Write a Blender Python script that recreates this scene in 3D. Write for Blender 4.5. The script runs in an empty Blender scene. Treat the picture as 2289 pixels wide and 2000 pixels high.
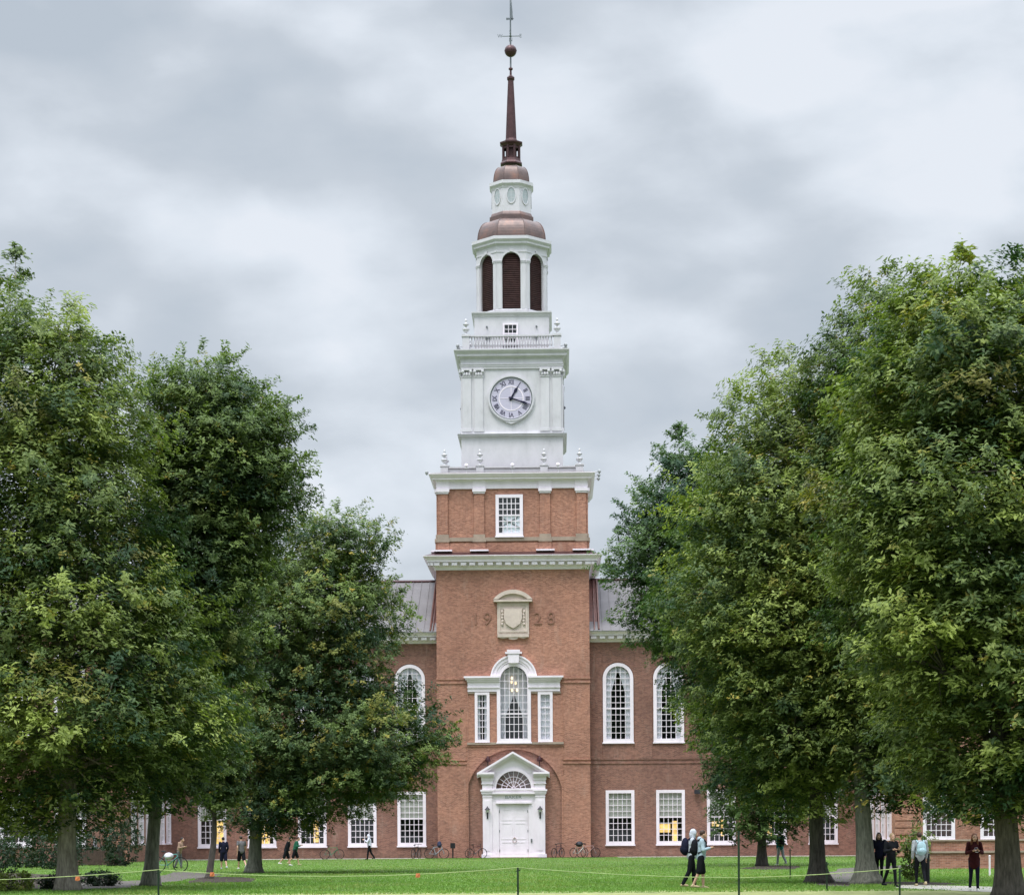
import bpy, bmesh, math, random
import numpy as np
from mathutils import Vector, Matrix
from mathutils.geometry import tessellate_polygon
random.seed(7)
S = bpy.context.scene
COL = S.collection
PI = math.pi

# ---------------------------------------------------------------- survey of the photograph
F, HY, CX, ROLL, EYE = 4842.0, 1866.0, 1144.5, 0.0065, 1.6
def world(px, py, Y):
    u, v = px - CX, HY - py
    return (u + v * ROLL) * Y / F, EYE + (v - u * ROLL) * Y / F
def ground_y(px, py):                       # depth of a ground point seen at this height
    return EYE * F / (py - HY + (px - CX) * ROLL)
YF = 155.0                                  # front of the tower
AX = 8.5 * YF / F                           # axis of the tower
HT = 342 * YF / F / 2                       # half width of the tower shaft
YC = YF + HT                                # centre of the tower
def tw(px): return px * YC / (2 * F + px)   # half width of a tier seen px wide
def tz(py, h): return EYE + (HY - py) * (YC - h) / F
def A(px, py, Y=YF): return world(px, py, Y)[0] - AX
def Z(py, px=1150, Y=YF): return world(px, py, Y)[1]

# ---------------------------------------------------------------- materials
MATS = {}
def newmat(name):
    m = bpy.data.materials.new(name); m.use_nodes = True
    nt = m.node_tree; nt.nodes.clear()
    out = nt.nodes.new('ShaderNodeOutputMaterial')
    b = nt.nodes.new('ShaderNodeBsdfPrincipled')
    nt.links.new(b.outputs[0], out.inputs[0])
    return m, nt, b
def N(nt, t, **kw):
    n = nt.nodes.new(t)
    for k, v in kw.items():
        if k.startswith('i_'): n.inputs[k[2:].replace('_', ' ')].default_value = v
        else: setattr(n, k, v)
    return n
def ramp(nt, src, stops):
    r = nt.nodes.new('ShaderNodeValToRGB'); e = r.color_ramp.elements
    while len(e) < len(stops): e.new(0.5)
    for el, (p, c) in zip(e, stops): el.position = p; el.color = (*c, 1) if len(c) == 3 else c
    if src is not None: nt.links.new(src, r.inputs[0])
    return r
def mixc(nt, fac, a, b, mode='MIX'):
    n = nt.nodes.new('ShaderNodeMix'); n.data_type = 'RGBA'; n.blend_type = mode
    for i, v in ((0, fac), (6, a), (7, b)):
        if hasattr(v, 'links') or hasattr(v, 'is_linked'): nt.links.new(v, n.inputs[i])
        elif i == 0: n.inputs[0].default_value = v
        else: n.inputs[i].default_value = (*v, 1)
    return n.outputs[2]
def plain(name, col, rough=0.6, metal=0.0, var=0.18, scale=3.0, spec=0.3, bump=0.0, bscale=40.0, obj=True):
    if name in MATS: return MATS[name]
    m, nt, b = newmat(name)
    tc = N(nt, 'ShaderNodeTexCoord')
    no = N(nt, 'ShaderNodeTexNoise', i_Scale=scale, i_Detail=6.0, i_Roughness=0.65)
    nt.links.new(tc.outputs['Object'], no.inputs['Vector'])
    lo = tuple(c * (1 - var) for c in col); hi = tuple(min(1, c * (1 + var)) for c in col)
    r = ramp(nt, no.outputs[0], [(0.3, lo), (0.7, hi)])
    nt.links.new(r.outputs[0], b.inputs['Base Color'])
    b.inputs['Roughness'].default_value = rough; b.inputs['Metallic'].default_value = metal
    b.inputs['Specular IOR Level'].default_value = spec
    if bump:
        n2 = N(nt, 'ShaderNodeTexNoise', i_Scale=bscale, i_Detail=4.0)
        nt.links.new(tc.outputs['Object'], n2.inputs['Vector'])
        bp = N(nt, 'ShaderNodeBump', i_Strength=bump, i_Distance=0.02)
        nt.links.new(n2.outputs[0], bp.inputs['Height']); nt.links.new(bp.outputs[0], b.inputs['Normal'])
    MATS[name] = m
    return m
def brick(name, c1, c2, mortar, blotch, bl_amt=0.45):
    m, nt, b = newmat(name)
    tc = N(nt, 'ShaderNodeTexCoord')
    sp = N(nt, 'ShaderNodeSeparateXYZ'); nt.links.new(tc.outputs['Object'], sp.inputs[0])
    ad = N(nt, 'ShaderNodeMath', operation='ADD'); nt.links.new(sp.outputs[0], ad.inputs[0]); nt.links.new(sp.outputs[1], ad.inputs[1])
    cb = N(nt, 'ShaderNodeCombineXYZ'); nt.links.new(ad.outputs[0], cb.inputs[0]); nt.links.new(sp.outputs[2], cb.inputs[1])
    bt = N(nt, 'ShaderNodeTexBrick', i_Scale=1.0, i_Mortar_Size=0.008, i_Mortar_Smooth=0.3, i_Bias=0.0, i_Brick_Width=0.22, i_Row_Height=0.073)
    bt.inputs['Color1'].default_value = (*c1, 1); bt.inputs['Color2'].default_value = (*c2, 1); bt.inputs['Mortar'].default_value = (*mortar, 1)
    nt.links.new(cb.outputs[0], bt.inputs['Vector'])
    # odd burnt bricks: second, larger-celled noise per brick
    n1 = N(nt, 'ShaderNodeTexNoise', i_Scale=0.9, i_Detail=8.0, i_Roughness=0.72)
    nt.links.new(tc.outputs['Object'], n1.inputs['Vector'])
    r1 = ramp(nt, n1.outputs[0], [(0.36, (0, 0, 0)), (0.66, (1, 1, 1))])
    ms = N(nt, 'ShaderNodeMath', operation='MULTIPLY'); ms.inputs[1].default_value = bl_amt; nt.links.new(r1.outputs[0], ms.inputs[0])
    c = mixc(nt, ms.outputs[0], bt.outputs[0], blotch)
    mp = N(nt, 'ShaderNodeMapping'); mp.inputs['Scale'].default_value = (6.0, 6.0, 6.5); nt.links.new(tc.outputs['Object'], mp.inputs[0])
    n2 = N(nt, 'ShaderNodeTexNoise', i_Scale=1.0, i_Detail=5.0, i_Roughness=0.8); nt.links.new(mp.outputs[0], n2.inputs['Vector'])
    r2 = ramp(nt, n2.outputs[0], [(0.25, (0.66, 0.64, 0.64)), (0.42, (.90, .90, .90)), (0.58, (1.03, 1.03, 1.03)), (0.72, (1.25, 1.23, 1.2))])
    c = mixc(nt, 1.0, c, r2.outputs[0], 'MULTIPLY')
    n4 = N(nt, 'ShaderNodeTexNoise', i_Scale=0.22, i_Detail=5.0, i_Roughness=0.6); nt.links.new(tc.outputs['Object'], n4.inputs['Vector'])
    r4 = ramp(nt, n4.outputs[0], [(0.32, (0.80, 0.78, 0.78)), (0.5, (1, 1, 1)), (0.68, (1.2, 1.18, 1.15))])
    c = mixc(nt, 1.0, c, r4.outputs[0], 'MULTIPLY')
    # pale lime streaks running down
    mp3 = N(nt, 'ShaderNodeMapping'); mp3.inputs['Scale'].default_value = (1.3, 1.3, 0.35); nt.links.new(tc.outputs['Object'], mp3.inputs[0])
    n3 = N(nt, 'ShaderNodeTexNoise', i_Scale=1.0, i_Detail=7.0, i_Roughness=0.75); nt.links.new(mp3.outputs[0], n3.inputs['Vector'])
    r3 = ramp(nt, n3.outputs[0], [(0.56, (0, 0, 0)), (0.76, (0.36, 0.36, 0.36))])
    c = mixc(nt, r3.outputs[0], c, (0.46, 0.36, 0.30))
    nt.links.new(c, b.inputs['Base Color'])
    b.inputs['Roughness'].default_value = 0.9; b.inputs['Specular IOR Level'].default_value = 0.15
    bp = N(nt, 'ShaderNodeBump', i_Strength=0.5, i_Distance=0.01); bp.invert = True
    nt.links.new(bt.outputs['Fac'], bp.inputs['Height']); nt.links.new(bp.outputs[0], b.inputs['Normal'])
    return m
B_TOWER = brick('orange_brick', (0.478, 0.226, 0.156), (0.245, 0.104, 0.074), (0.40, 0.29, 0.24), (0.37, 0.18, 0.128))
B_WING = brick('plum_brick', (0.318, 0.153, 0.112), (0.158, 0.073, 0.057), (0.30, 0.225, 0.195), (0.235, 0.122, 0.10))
B_DARK = brick('darker_brick', (0.40, 0.195, 0.145), (0.205, 0.092, 0.070), (0.34, 0.26, 0.22), (0.28, 0.145, 0.11))  # slightly darker brick for the wall inside the arched recess
def paint(name, col, dirt):
    m, nt, b = newmat(name)
    tc = N(nt, 'ShaderNodeTexCoord')
    mp = N(nt, 'ShaderNodeMapping'); mp.inputs['Scale'].default_value = (1.2, 1.2, 0.5); nt.links.new(tc.outputs['Object'], mp.inputs[0])
    no = N(nt, 'ShaderNodeTexNoise', i_Scale=1.0, i_Detail=8.0, i_Roughness=0.7); nt.links.new(mp.outputs[0], no.inputs['Vector'])
    r = ramp(nt, no.outputs[0], [(0.30, tuple(q * .86 for q in dirt)), (0.42, dirt), (0.6, col)])
    nt.links.new(r.outputs[0], b.inputs['Base Color']); b.inputs['Roughness'].default_value = 0.5
    return m
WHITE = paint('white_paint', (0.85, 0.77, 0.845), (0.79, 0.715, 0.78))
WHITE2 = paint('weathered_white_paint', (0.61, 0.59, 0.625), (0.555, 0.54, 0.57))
STONE = plain('limestone', (0.57, 0.475, 0.42), 0.9, var=0.14, scale=2.0, bump=0.3)
STONEB = plain('brownstone', (0.33, 0.26, 0.21), 0.9, var=0.2, scale=1.5, bump=0.3)
def copper():
    m, nt, b = newmat('weathered_copper')
    tc = N(nt, 'ShaderNodeTexCoord')
    no = N(nt, 'ShaderNodeTexNoise', i_Scale=1.1, i_Detail=8.0, i_Roughness=0.7); nt.links.new(tc.outputs['Object'], no.inputs['Vector'])
    r = ramp(nt, no.outputs[0], [(0.3, (0.085, 0.062, 0.060)), (0.52, (0.155, 0.105, 0.095)), (0.75, (0.27, 0.13, 0.09))])
    nt.links.new(r.outputs[0], b.inputs['Base Color']); b.inputs['Roughness'].default_value = 0.42; b.inputs['Metallic'].default_value = 0.35
    return m
COPPER = copper()
COPPERD = plain('dark_copper', (0.075, 0.038, 0.040), 0.4, 0.35, var=0.3, scale=2.5)
IRON = plain('dark_iron', (0.03, 0.03, 0.035), 0.45, 0.5)
LEAD = plain('grey_roof_metal', (0.165, 0.155, 0.16), 0.85, 0.0, var=0.12, scale=0.8)
GREYM = plain('grey_metal', (0.16, 0.18, 0.19), 0.4, 0.5)
LOUVRE = plain('brown_louvre', (0.050, 0.022, 0.020), 0.7, var=0.4, scale=2.0)
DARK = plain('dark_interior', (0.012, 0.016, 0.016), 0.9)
CURTAIN = plain('white_curtain', (0.62, 0.615, 0.68), 0.9, var=0.04)
BLIND = plain('pale_blind', (0.44, 0.44, 0.40), 0.9, var=0.12)
CLOCKW = plain('clock_dial_white', (0.50, 0.47, 0.585), 0.5, var=0.04)
CLOCKN = plain('clock_numeral_grey', (0.09, 0.08, 0.13), 0.5)
CLOCKB = plain('clock_hand_blue', (0.012, 0.012, 0.035), 0.4)
RIMG = plain('clock_rim_grey', (0.16, 0.18, 0.20), 0.5)
CARVED = plain('brick_relief', (0.27, 0.14, 0.103), 0.9)
def glass():
    m = bpy.data.materials.new('window_glass'); m.use_nodes = True; nt = m.node_tree; nt.nodes.clear()
    out = nt.nodes.new('ShaderNodeOutputMaterial')
    t = N(nt, 'ShaderNodeBsdfTransparent'); t.inputs[0].default_value = (0.97, 0.985, 0.98, 1)
    g = N(nt, 'ShaderNodeBsdfGlossy', i_Roughness=0.03)
    lw = N(nt, 'ShaderNodeLayerWeight', i_Blend=0.5); pw = N(nt, 'ShaderNodeMath', operation='POWER'); nt.links.new(lw.outputs['Facing'], pw.inputs[0]); pw.inputs[1].default_value = 4.0
    f = N(nt, 'ShaderNodeMath', operation='MULTIPLY_ADD'); nt.links.new(pw.outputs[0], f.inputs[0]); f.inputs[1].default_value = .9; f.inputs[2].default_value = .085
    mx = N(nt, 'ShaderNodeMixShader'); nt.links.new(f.outputs[0], mx.inputs[0]); nt.links.new(t.outputs[0], mx.inputs[1]); nt.links.new(g.outputs[0], mx.inputs[2])
    nt.links.new(mx.outputs[0], out.inputs[0]); return m
GLASS = glass()
def emit(name, col, st):
    m = bpy.data.materials.new(name); m.use_nodes = True; nt = m.node_tree; nt.nodes.clear()
    out = nt.nodes.new('ShaderNodeOutputMaterial'); e = N(nt, 'ShaderNodeEmission', i_Strength=st)
    tc = N(nt, 'ShaderNodeTexCoord'); no = N(nt, 'ShaderNodeTexNoise', i_Scale=2.2, i_Detail=3.0); nt.links.new(tc.outputs['Object'], no.inputs['Vector'])
    r = ramp(nt, no.outputs[0], [(0.35, tuple(c * 0.6 for c in col)), (0.6, col)]); nt.links.new(r.outputs[0], e.inputs[0])
    nt.links.new(e.outputs[0], out.inputs[0]); return m
GLOW = emit('warm_room_light', (1.0, 0.66, 0.22), 1.0)
BULB = emit('lit_bulb', (1.0, 0.72, 0.42), 1.7)

# ---------------------------------------------------------------- mesh helpers
class MB:
    def __init__(s): s.v = []; s.f = []
    def add(s, vs, fs):
        n = len(s.v); s.v += [tuple(p) for p in vs]; s.f += [tuple(i + n for i in f) for f in fs]
    def box(s, x0, x1, y0, y1, z0, z1):
        s.add([(x0, y0, z0), (x1, y0, z0), (x1, y1, z0), (x0, y1, z0), (x0, y0, z1), (x1, y0, z1), (x1, y1, z1), (x0, y1, z1)],
              [(0, 3, 2, 1), (4, 5, 6, 7), (0, 1, 5, 4), (1, 2, 6, 5), (2, 3, 7, 6), (3, 0, 4, 7)])
    def stack(s, prof, n, cx=0, cy=0, caps=True):
        # rings of an n-gon with a flat face to the front; prof = (apothem, z) from below to above
        vs = []; k = 1 / math.cos(PI / n)
        for h, z in prof:
            for i in range(n):
                a = -PI / 2 + PI / n + 2 * PI * i / n
                vs.append((cx + h * k * math.cos(a), cy + h * k * math.sin(a), z))
        fs = [(r * n + i, r * n + (i + 1) % n, (r + 1) * n + (i + 1) % n, (r + 1) * n + i) for r in range(len(prof) - 1) for i in range(n)]
        if caps: fs += [tuple(range(n))[::-1], tuple((len(prof) - 1) * n + i for i in range(n))]
        s.add(vs, fs)
    def tube(s, pts, rad, n=8, caps=True):
        pts = [Vector(p) for p in pts]
        if not hasattr(rad, '__len__'): rad = [rad] * len(pts)
        vs = []; prev = None
        for i, p in enumerate(pts):
            d = (pts[min(i + 1, len(pts) - 1)] - pts[max(i - 1, 0)]).normalized()
            if prev is None: a = d.orthogonal().normalized()
            else: a = (prev - d * prev.dot(d)).normalized()
            prev = a; b = d.cross(a)
            for k in range(n):
                t = 2 * PI * k / n
                vs.append(p + (a * math.cos(t) + b * math.sin(t)) * rad[i])
        fs = [(r * n + i, r * n + (i + 1) % n, (r + 1) * n + (i + 1) % n, (r + 1) * n + i) for r in range(len(pts) - 1) for i in range(n)]
        if caps: fs += [tuple(range(n))[::-1], tuple((len(pts) - 1) * n + i for i in range(n))]
        s.add(vs, fs)
    def ell(s, c, r, n=12, m=8, rot=None):
        vs = []; c = Vector(c)
        for j in range(m + 1):
            t = PI * j / m
            for i in range(n):
                p = Vector((r[0] * math.sin(t) * math.cos(2 * PI * i / n), r[1] * math.sin(t) * math.sin(2 * PI * i / n), r[2] * math.cos(t)))
                if rot is not None: p = rot @ p
                vs.append(c + p)
        s.add(vs, [(j * n + i, (j + 1) * n + i, (j + 1) * n + (i + 1) % n, j * n + (i + 1) % n) for j in range(m) for i in range(n)])
    def cap(s, p0, p1, r0, r1, n=12):
        p0, p1 = Vector(p0), Vector(p1); d = p1 - p0; L = d.length
        if L < 1e-6: return s.ell(p0, (r0,) * 3)
        d /= L; pts = []; rr = []
        for t in (-1, -0.8, -0.45): pts.append(p0 + d * r0 * t); rr.append(r0 * math.sqrt(max(0.02, 1 - t * t)))
        pts += [p0, p1]; rr += [r0, r1]
        for t in (0.45, 0.8, 1): pts.append(p1 + d * r1 * t); rr.append(r1 * math.sqrt(max(0.02, 1 - t * t)))
        s.tube(pts, rr, n)
    def build(s, name, mat, parent=None, smooth=False, bevel=0):
        me = bpy.data.meshes.new(name); me.from_pydata(s.v, [], s.f)
        if smooth: me.polygons.foreach_set('use_smooth', [True] * len(me.polygons))
        me.materials.append(mat); me.update()
        o = bpy.data.objects.new(name, me); COL.objects.link(o)
        if parent is not None: o.parent = parent
        return o
class Fac:                                   # a wall face: along = t, into the wall = n
    def __init__(s, o, t, n): s.o = Vector(o); s.t = Vector(t); s.n = Vector(n)
    def P(s, a, d, z): return tuple(s.o + s.t * a + s.n * d + Vector((0, 0, z)))
    def box(s, mb, a0, a1, d0, d1, z0, z1):
        P = s.P
        mb.add([P(a0, d0, z0), P(a1, d0, z0), P(a1, d1, z0), P(a0, d1, z0), P(a0, d0, z1), P(a1, d0, z1), P(a1, d1, z1), P(a0, d1, z1)],
               [(0, 3, 2, 1), (4, 5, 6, 7), (0, 1, 5, 4), (1, 2, 6, 5), (2, 3, 7, 6), (3, 0, 4, 7)])
    def ring(s, mb, outer, inner, d0, d1):
        n = len(outer); vs = [s.P(a, d, z) for d in (d0, d1) for pl in (outer, inner) for a, z in pl]
        fs = []
        for i in range(n):
            j = (i + 1) % n
            fs += [(i, j, n + j, n + i), (i, 2 * n + i, 2 * n + j, j), (n + i, n + j, 3 * n + j, 3 * n + i), (2 * n + i, 3 * n + i, 3 * n + j, 2 * n + j)]
        mb.add(vs, fs)
    def slab(s, mb, poly, d0, d1):            # extruded outline
        n = len(poly); vs = [s.P(a, d, z) for d in (d0, d1) for a, z in poly]
        tri = tessellate_polygon([[Vector((a, z, 0)) for a, z in poly]])
        fs = [tuple(t) for t in tri] + [tuple(i + n for i in t[::-1]) for t in tri] + [(i, (i + 1) % n, n + (i + 1) % n, n + i) for i in range(n)]
        mb.add(vs, fs)
    def sheet(s, mb, outer, holes, d=0.0, depth=0.3):
        polys = [outer] + holes; flat = [p for pl in polys for p in pl]
        tri = tessellate_polygon([[Vector((a, z, 0)) for a, z in pl] for pl in polys])
        mb.add([s.P(a, d, z) for a, z in flat], [tuple(t) for t in tri])
        for h in holes:
            n = len(h)
            mb.add([s.P(a, dd, z) for dd in (d, d + depth) for a, z in h], [(i, (i + 1) % n, n + (i + 1) % n, n + i) for i in range(n)])
def rect(a0, a1, z0, z1): return [(a0, z0), (a1, z0), (a1, z1), (a0, z1)]
def archp(c, w, z0, z1, n=16):               # round-headed outline, w wide, crown at z1
    r = w / 2; zs = z1 - r
    return [(c - r, z0), (c + r, z0)] + [(c + r * math.cos(PI * i / n), zs + r * math.sin(PI * i / n)) for i in range(n + 1)]
def ovalp(c, z, ra, rz, n=24): return [(c + ra * math.cos(2 * PI * i / n), z + rz * math.sin(2 * PI * i / n)) for i in range(n)]
def empty(name, loc=(0, 0, 0), rz=0):
    o = bpy.data.objects.new(name, None); COL.objects.link(o); o.location = loc; o.rotation_euler = (0, 0, rz); o.empty_display_size = 0.3
    return o
def tag(o, label=None, cat=None, group=None, kind=None):
    if label: o['label'] = label
    if cat: o['category'] = cat
    if group: o['group'] = group
    if kind: o['kind'] = kind
    return o
def copy_tree(o, parent=None):
    c = o.copy(); COL.objects.link(c)
    if parent is not None: c.parent = parent
    for ch in o.children: copy_tree(ch, c)
    return c
def text_mb(body, size, ext):                # lettering as mesh data in the x-y plane, centred
    cu = bpy.data.curves.new('lettering', 'FONT'); cu.body = body; cu.size = size; cu.extrude = ext; cu.align_x = 'CENTER'; cu.align_y = 'CENTER'; cu.resolution_u = 3
    o = bpy.data.objects.new('lettering', cu); COL.objects.link(o)
    bpy.context.view_layer.update()
    me = o.evaluated_get(bpy.context.evaluated_depsgraph_get()).to_mesh()
    v = [tuple(p.co) for p in me.vertices]; f = [tuple(p.vertices) for p in me.polygons]
    o.to_mesh_clear(); COL.objects.unlink(o); bpy.data.objects.remove(o)
    return v, f

# ---------------------------------------------------------------- the library
LIB = empty('library', (AX, YC, 0), math.radians(-1.2))
tag(LIB, 'brick library with white clock tower, copper domes and tall dark spire', 'library')
front = Fac((0, -HT, 0), (1, 0, 0), (0, 1, 0))
def face(k, h): # k-th side of a square tier (0 = front)
    a = k * PI / 2; c, s = math.cos(a), math.sin(a)
    return Fac((s * h, -c * h, 0), (c, s, 0), (-s, c, 0))
def part(name, mb, mat, parent=LIB, **k): return mb.build(name, mat, parent, **k)

def window(fac, a, z0, z1, w, arch=False, cols=5, rows=8, fw=0.14, proud=0.06, rec=0.10, meet=0.5, blind_or_reflection=0, curtain=None, lit=None, bar=0.04, cd=.07, parent=None):
    mb = MB(); shape = (lambda c, ww, b, t: archp(c, ww, b, t)) if arch else (lambda c, ww, b, t: rect(c - ww / 2, c + ww / 2, b, t))
    fac.ring(mb, shape(a, w, z0, z1), shape(a, w - 2 * fw, z0 + fw, z1 - fw), -proud, rec + 0.06)
    gi = (a - w / 2 + fw, a + w / 2 - fw, z0 + fw, z1 - fw); gw = w - 2 * fw
    fac.box(mb, a - w / 2 - 0.05, a + w / 2 + 0.05, -proud - 0.06, 0.02, z0 - 0.10, z0 - 0.002)      # sill
    zm = gi[2] + (gi[3] - gi[2]) * meet
    def half(z): # half opening at a height
        if not arch: return gw / 2
        zs = gi[3] - gw / 2
        return gw / 2 if z <= zs else math.sqrt(max(0, (gw / 2) ** 2 - (z - zs) ** 2))
    for i in range(1, cols):
        x = gi[0] + gw * i / cols
        top = gi[3] if not arch else gi[3] - gw / 2 + math.sqrt(max(0, (gw / 2) ** 2 - (x - a) ** 2))
        fac.box(mb, x - bar / 2, x + bar / 2, rec - 0.035, rec - 0.006, gi[2], top)
    for j in range(1, rows):
        z = gi[2] + (gi[3] - gi[2]) * j / rows; hw = half(z)
        fac.box(mb, a - hw, a + hw, rec - 0.038, rec - 0.004, z - bar / 2, z + bar / 2)
    if meet: fac.box(mb, a - half(zm), a + half(zm), rec - 0.05, rec - 0.002, zm - 0.05, zm + 0.05)
    W = part('window', mb, WHITE, parent or LIB)
    g = MB(); pg = shape(a, gw + 0.02, z0 + fw - 0.01, z1 - fw + 0.01); g.add([fac.P(q, rec, y) for q, y in pg], [tuple(range(len(pg)))]); part('pane', g, GLASS, W)
    if blind_or_reflection:
        b = MB(); fac.box(b, gi[0] - .02, gi[1] + .02, rec + 0.05, rec + 0.06, gi[3] - (gi[3] - gi[2]) * blind_or_reflection, gi[3] + .02); part('blind_or_reflection', b, BLIND, W)
    if curtain:
        side, topz = curtain                  # side width share, height share where it parts
        for sgn in (-1, 1):
            cb = MB(); n = 14; H = gi[3] - gi[2]
            ts = [i / n for i in range(n + 1)]
            vs = []
            for t in ts:
                z = gi[2] + H * t; edge = half(min(z, gi[3] - 0.01)) + 0.04
                inner = gw / 2 * (1 - side) if t < topz - 0.3 else gw / 2 * (1 - side) * max(0.0, (topz - t) / 0.3) if t < topz else 0.0
                if side >= 0.99: inner = 0
                for k in range(9):
                    q = k / 8; x = inner + (max(edge, inner + 0.01) - inner) * q
                    vs.append(fac.P(a + sgn * x, rec + cd + 0.025 * math.sin(q * 19 + sgn), z))
            cb.add(vs, [(r * 9 + i, r * 9 + i + 1, (r + 1) * 9 + i + 1, (r + 1) * 9 + i) for r in range(n) for i in range(8)])
            part('curtain', cb, CURTAIN, W, smooth=True)
    if lit:
        for (l0, l1, b0, b1) in lit:
            lb = MB(); fac.box(lb, gi[0] + gw * l0, gi[0] + gw * l1, rec + 0.4, rec + 0.42, gi[2] + (gi[3] - gi[2]) * b0, gi[2] + (gi[3] - gi[2]) * b1); part('lit_interior', lb, GLOW, W)
    return W

# --- shaft of the tower, with openings for the three-part window and the arched recess
zTop = Z(1271)
vw = dict(c=A(1152.5, 1600), z0=Z(1658), z1=Z(1483), w=76 * YF / F)
sl = [A(1081.5, 1600), A(1222.5, 1600)]
rc, rr_, rz_ = A(1154, 1780), 107 * YF / F, Z(1781)
recess = [(rc - rr_, 0.02), (rc + rr_, 0.02)] + [(rc + rr_ * math.cos(PI * i / 28), rz_ + rr_ * math.sin(PI * i / 28)) for i in range(29)]
venet = archp(vw['c'], vw['w'] - 0.1, vw['z0'] + .05, Z(1479))
sideh = [rect(x - 0.48, x + 0.48, Z(1657), Z(1546)) for x in sl]
mb = MB()
front.sheet(mb, rect(-HT, HT, 0, zTop), [venet] + sideh + [recess], 0, 0.22)
for x0 in (-HT, HT): mb.add([(x0, -HT, 0), (x0, HT, 0), (x0, HT, zTop), (x0, -HT, zTop)], [(0, 1, 2, 3)])
mb.add([(-HT, HT, 0), (HT, HT, 0), (HT, HT, zTop), (-HT, HT, zTop)], [(0, 1, 2, 3)])
part('tower_wall', mb, B_TOWER)
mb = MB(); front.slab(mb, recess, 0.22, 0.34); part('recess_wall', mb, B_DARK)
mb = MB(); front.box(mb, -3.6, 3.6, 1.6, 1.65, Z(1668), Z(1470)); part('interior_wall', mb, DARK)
mb = MB()
pl, pr = A(1048, 1600), A(1260, 1600)
for (ya, yb) in ((1514, 1518), (1522, 1527), (1696, 1699), (1703, 1707)):
    for a0, a1 in ((-HT - .04, pl), (pr, HT + .04)): front.box(mb, a0, a1, -0.06, 0.01, Z(yb), Z(ya))
front.box(mb, pl - .12, pr + .12, -0.07, 0.01, Z(1668), Z(1664))
for x in (pl, pr): front.box(mb, x - .05, x + .05, -0.045, 0.01, Z(1900), Z(1545))
part('brick_trim', mb, B_TOWER)
mb = MB(); front.box(mb, pl - .02, pr + .1, -0.16, 0.01, Z(1658) - .17, Z(1658) - .005); part('stone_sill', mb, STONEB)

# --- three-part window
W0 = window(front, vw['c'], vw['z0'], Z(1481), vw['w'], True, 6, 10, fw=0.25, proud=0.14, rec=0.12, meet=0.345, curtain=(0.36, 0.62), cd=.5)
for i, x in enumerate(sl): window(front, x, Z(1658), Z(1546), 33 * YF / F, False, 3 if False else 2, 7, fw=0.2, proud=0.10, rec=0.1, meet=0.71, curtain=(1.0, 0.5) if i else (0.55, 1.4))
mb = MB()
ro, ri = 52 * YF / F, 36 * YF / F; zc = Z(1515.5)
def arc(r, n=24, dz=0): return [(vw['c'] + r * math.cos(PI * i / n), zc + dz + r * math.sin(PI * i / n)) for i in range(n + 1)]
for r0, r1, d0 in ((ri, ro - .35, -0.16), (ro - .35, ro - .12, -0.22), (ro - .12, ro, -0.30)):
    a0, a1 = arc(r0), arc(r1)
    for i in range(24): front.slab(mb, [a0[i], a1[i], a1[i + 1], a0[i + 1]], d0, 0.02)
front.slab(mb, [(vw['c'] - .36, Z(1482)), (vw['c'] + .36, Z(1482)), (vw['c'] + .42, Z(1462)), (vw['c'] - .42, Z(1462))], -0.42, 0.02)
front.box(mb, vw['c'] - .60, vw['c'] + .60, -0.47, .02, Z(1461.5), Z(1457.5)); front.box(mb, vw['c'] - .46, vw['c'] + .46, -0.44, .02, Z(1457), Z(1452.5))
part('window_arch', mb, WHITE)
for s, (xa, xb) in ((-1, (1041, 1121)), (1, (1184, 1263))):
    a0, a1 = A(xa, 1530), A(xb, 1530)
    mb = MB()
    for ya, yb, d, e in ((1511, 1515, .48, 0), (1515, 1519, .38, .1), (1519, 1523, .28, .2), (1523, 1534, .17, .25), (1534, 1537, .21, .22), (1537, 1545, .13, .25)):
        front.box(mb, a0 + (e if s < 0 else 0), a1 - (e if s > 0 else 0), -d, .02, Z(yb) + .001, Z(ya))
    part('window_entablature', mb, WHITE)
    mb = MB()
    ins = [(A(1049, 1548), A(1064, 1548)), (A(1099, 1548), A(1113, 1548))] if s < 0 else [(A(1191, 1548), A(1205, 1548)), (A(1240, 1548), A(1257, 1548))]
    for b0, b1 in ins: mb = MB(); front.box(mb, b0, b1, -.09, .02, Z(1549.5), Z(1545.5)); part('pilaster_capital', mb, STONEB)
# --- carved tablet and date
TAB = MB(); tx = A(1150.5, 1380)
front.slab(TAB, rect(A(1115, 1380), A(1186, 1380), Z(1417), Z(1345.5)), -0.14, 0.02)
pc = [(tx + dx * 1.31, Z(1341) + dz) for dx, dz in [(-1, 0), (1, 0)]]
seg = [(tx + 1.30 * math.sin(t), Z(1341) - 1.36 + 2.06 * math.cos(t) * 1.0) for t in [0.68 - 1.36 * i / 14 for i in range(15)]]
front.slab(TAB, [(tx - 1.28, Z(1345)), (tx + 1.28, Z(1345)), (tx + 1.36, Z(1339))] + [(tx + 1.36 * math.sin(.9 - 1.8 * i / 14) / math.sin(.9), Z(1339) + 0.63 * (math.cos(.9 - 1.8 * i / 14) - math.cos(.9)) / (1 - math.cos(.9))) for i in range(1, 14)] + [(tx - 1.36, Z(1339))], -0.22, 0.02)
o1 = [(tx + 1.40 * math.sin(.9 - 1.8 * i / 16) / math.sin(.9), Z(1340) + 0.68 * (math.cos(.9 - 1.8 * i / 16) - math.cos(.9)) / (1 - math.cos(.9))) for i in range(17)]
i1 = [(tx + 1.05 * math.sin(.9 - 1.8 * i / 16) / math.sin(.9), Z(1340) + 0.40 * (math.cos(.9 - 1.8 * i / 16) - math.cos(.9)) / (1 - math.cos(.9))) for i in range(17)]
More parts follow.
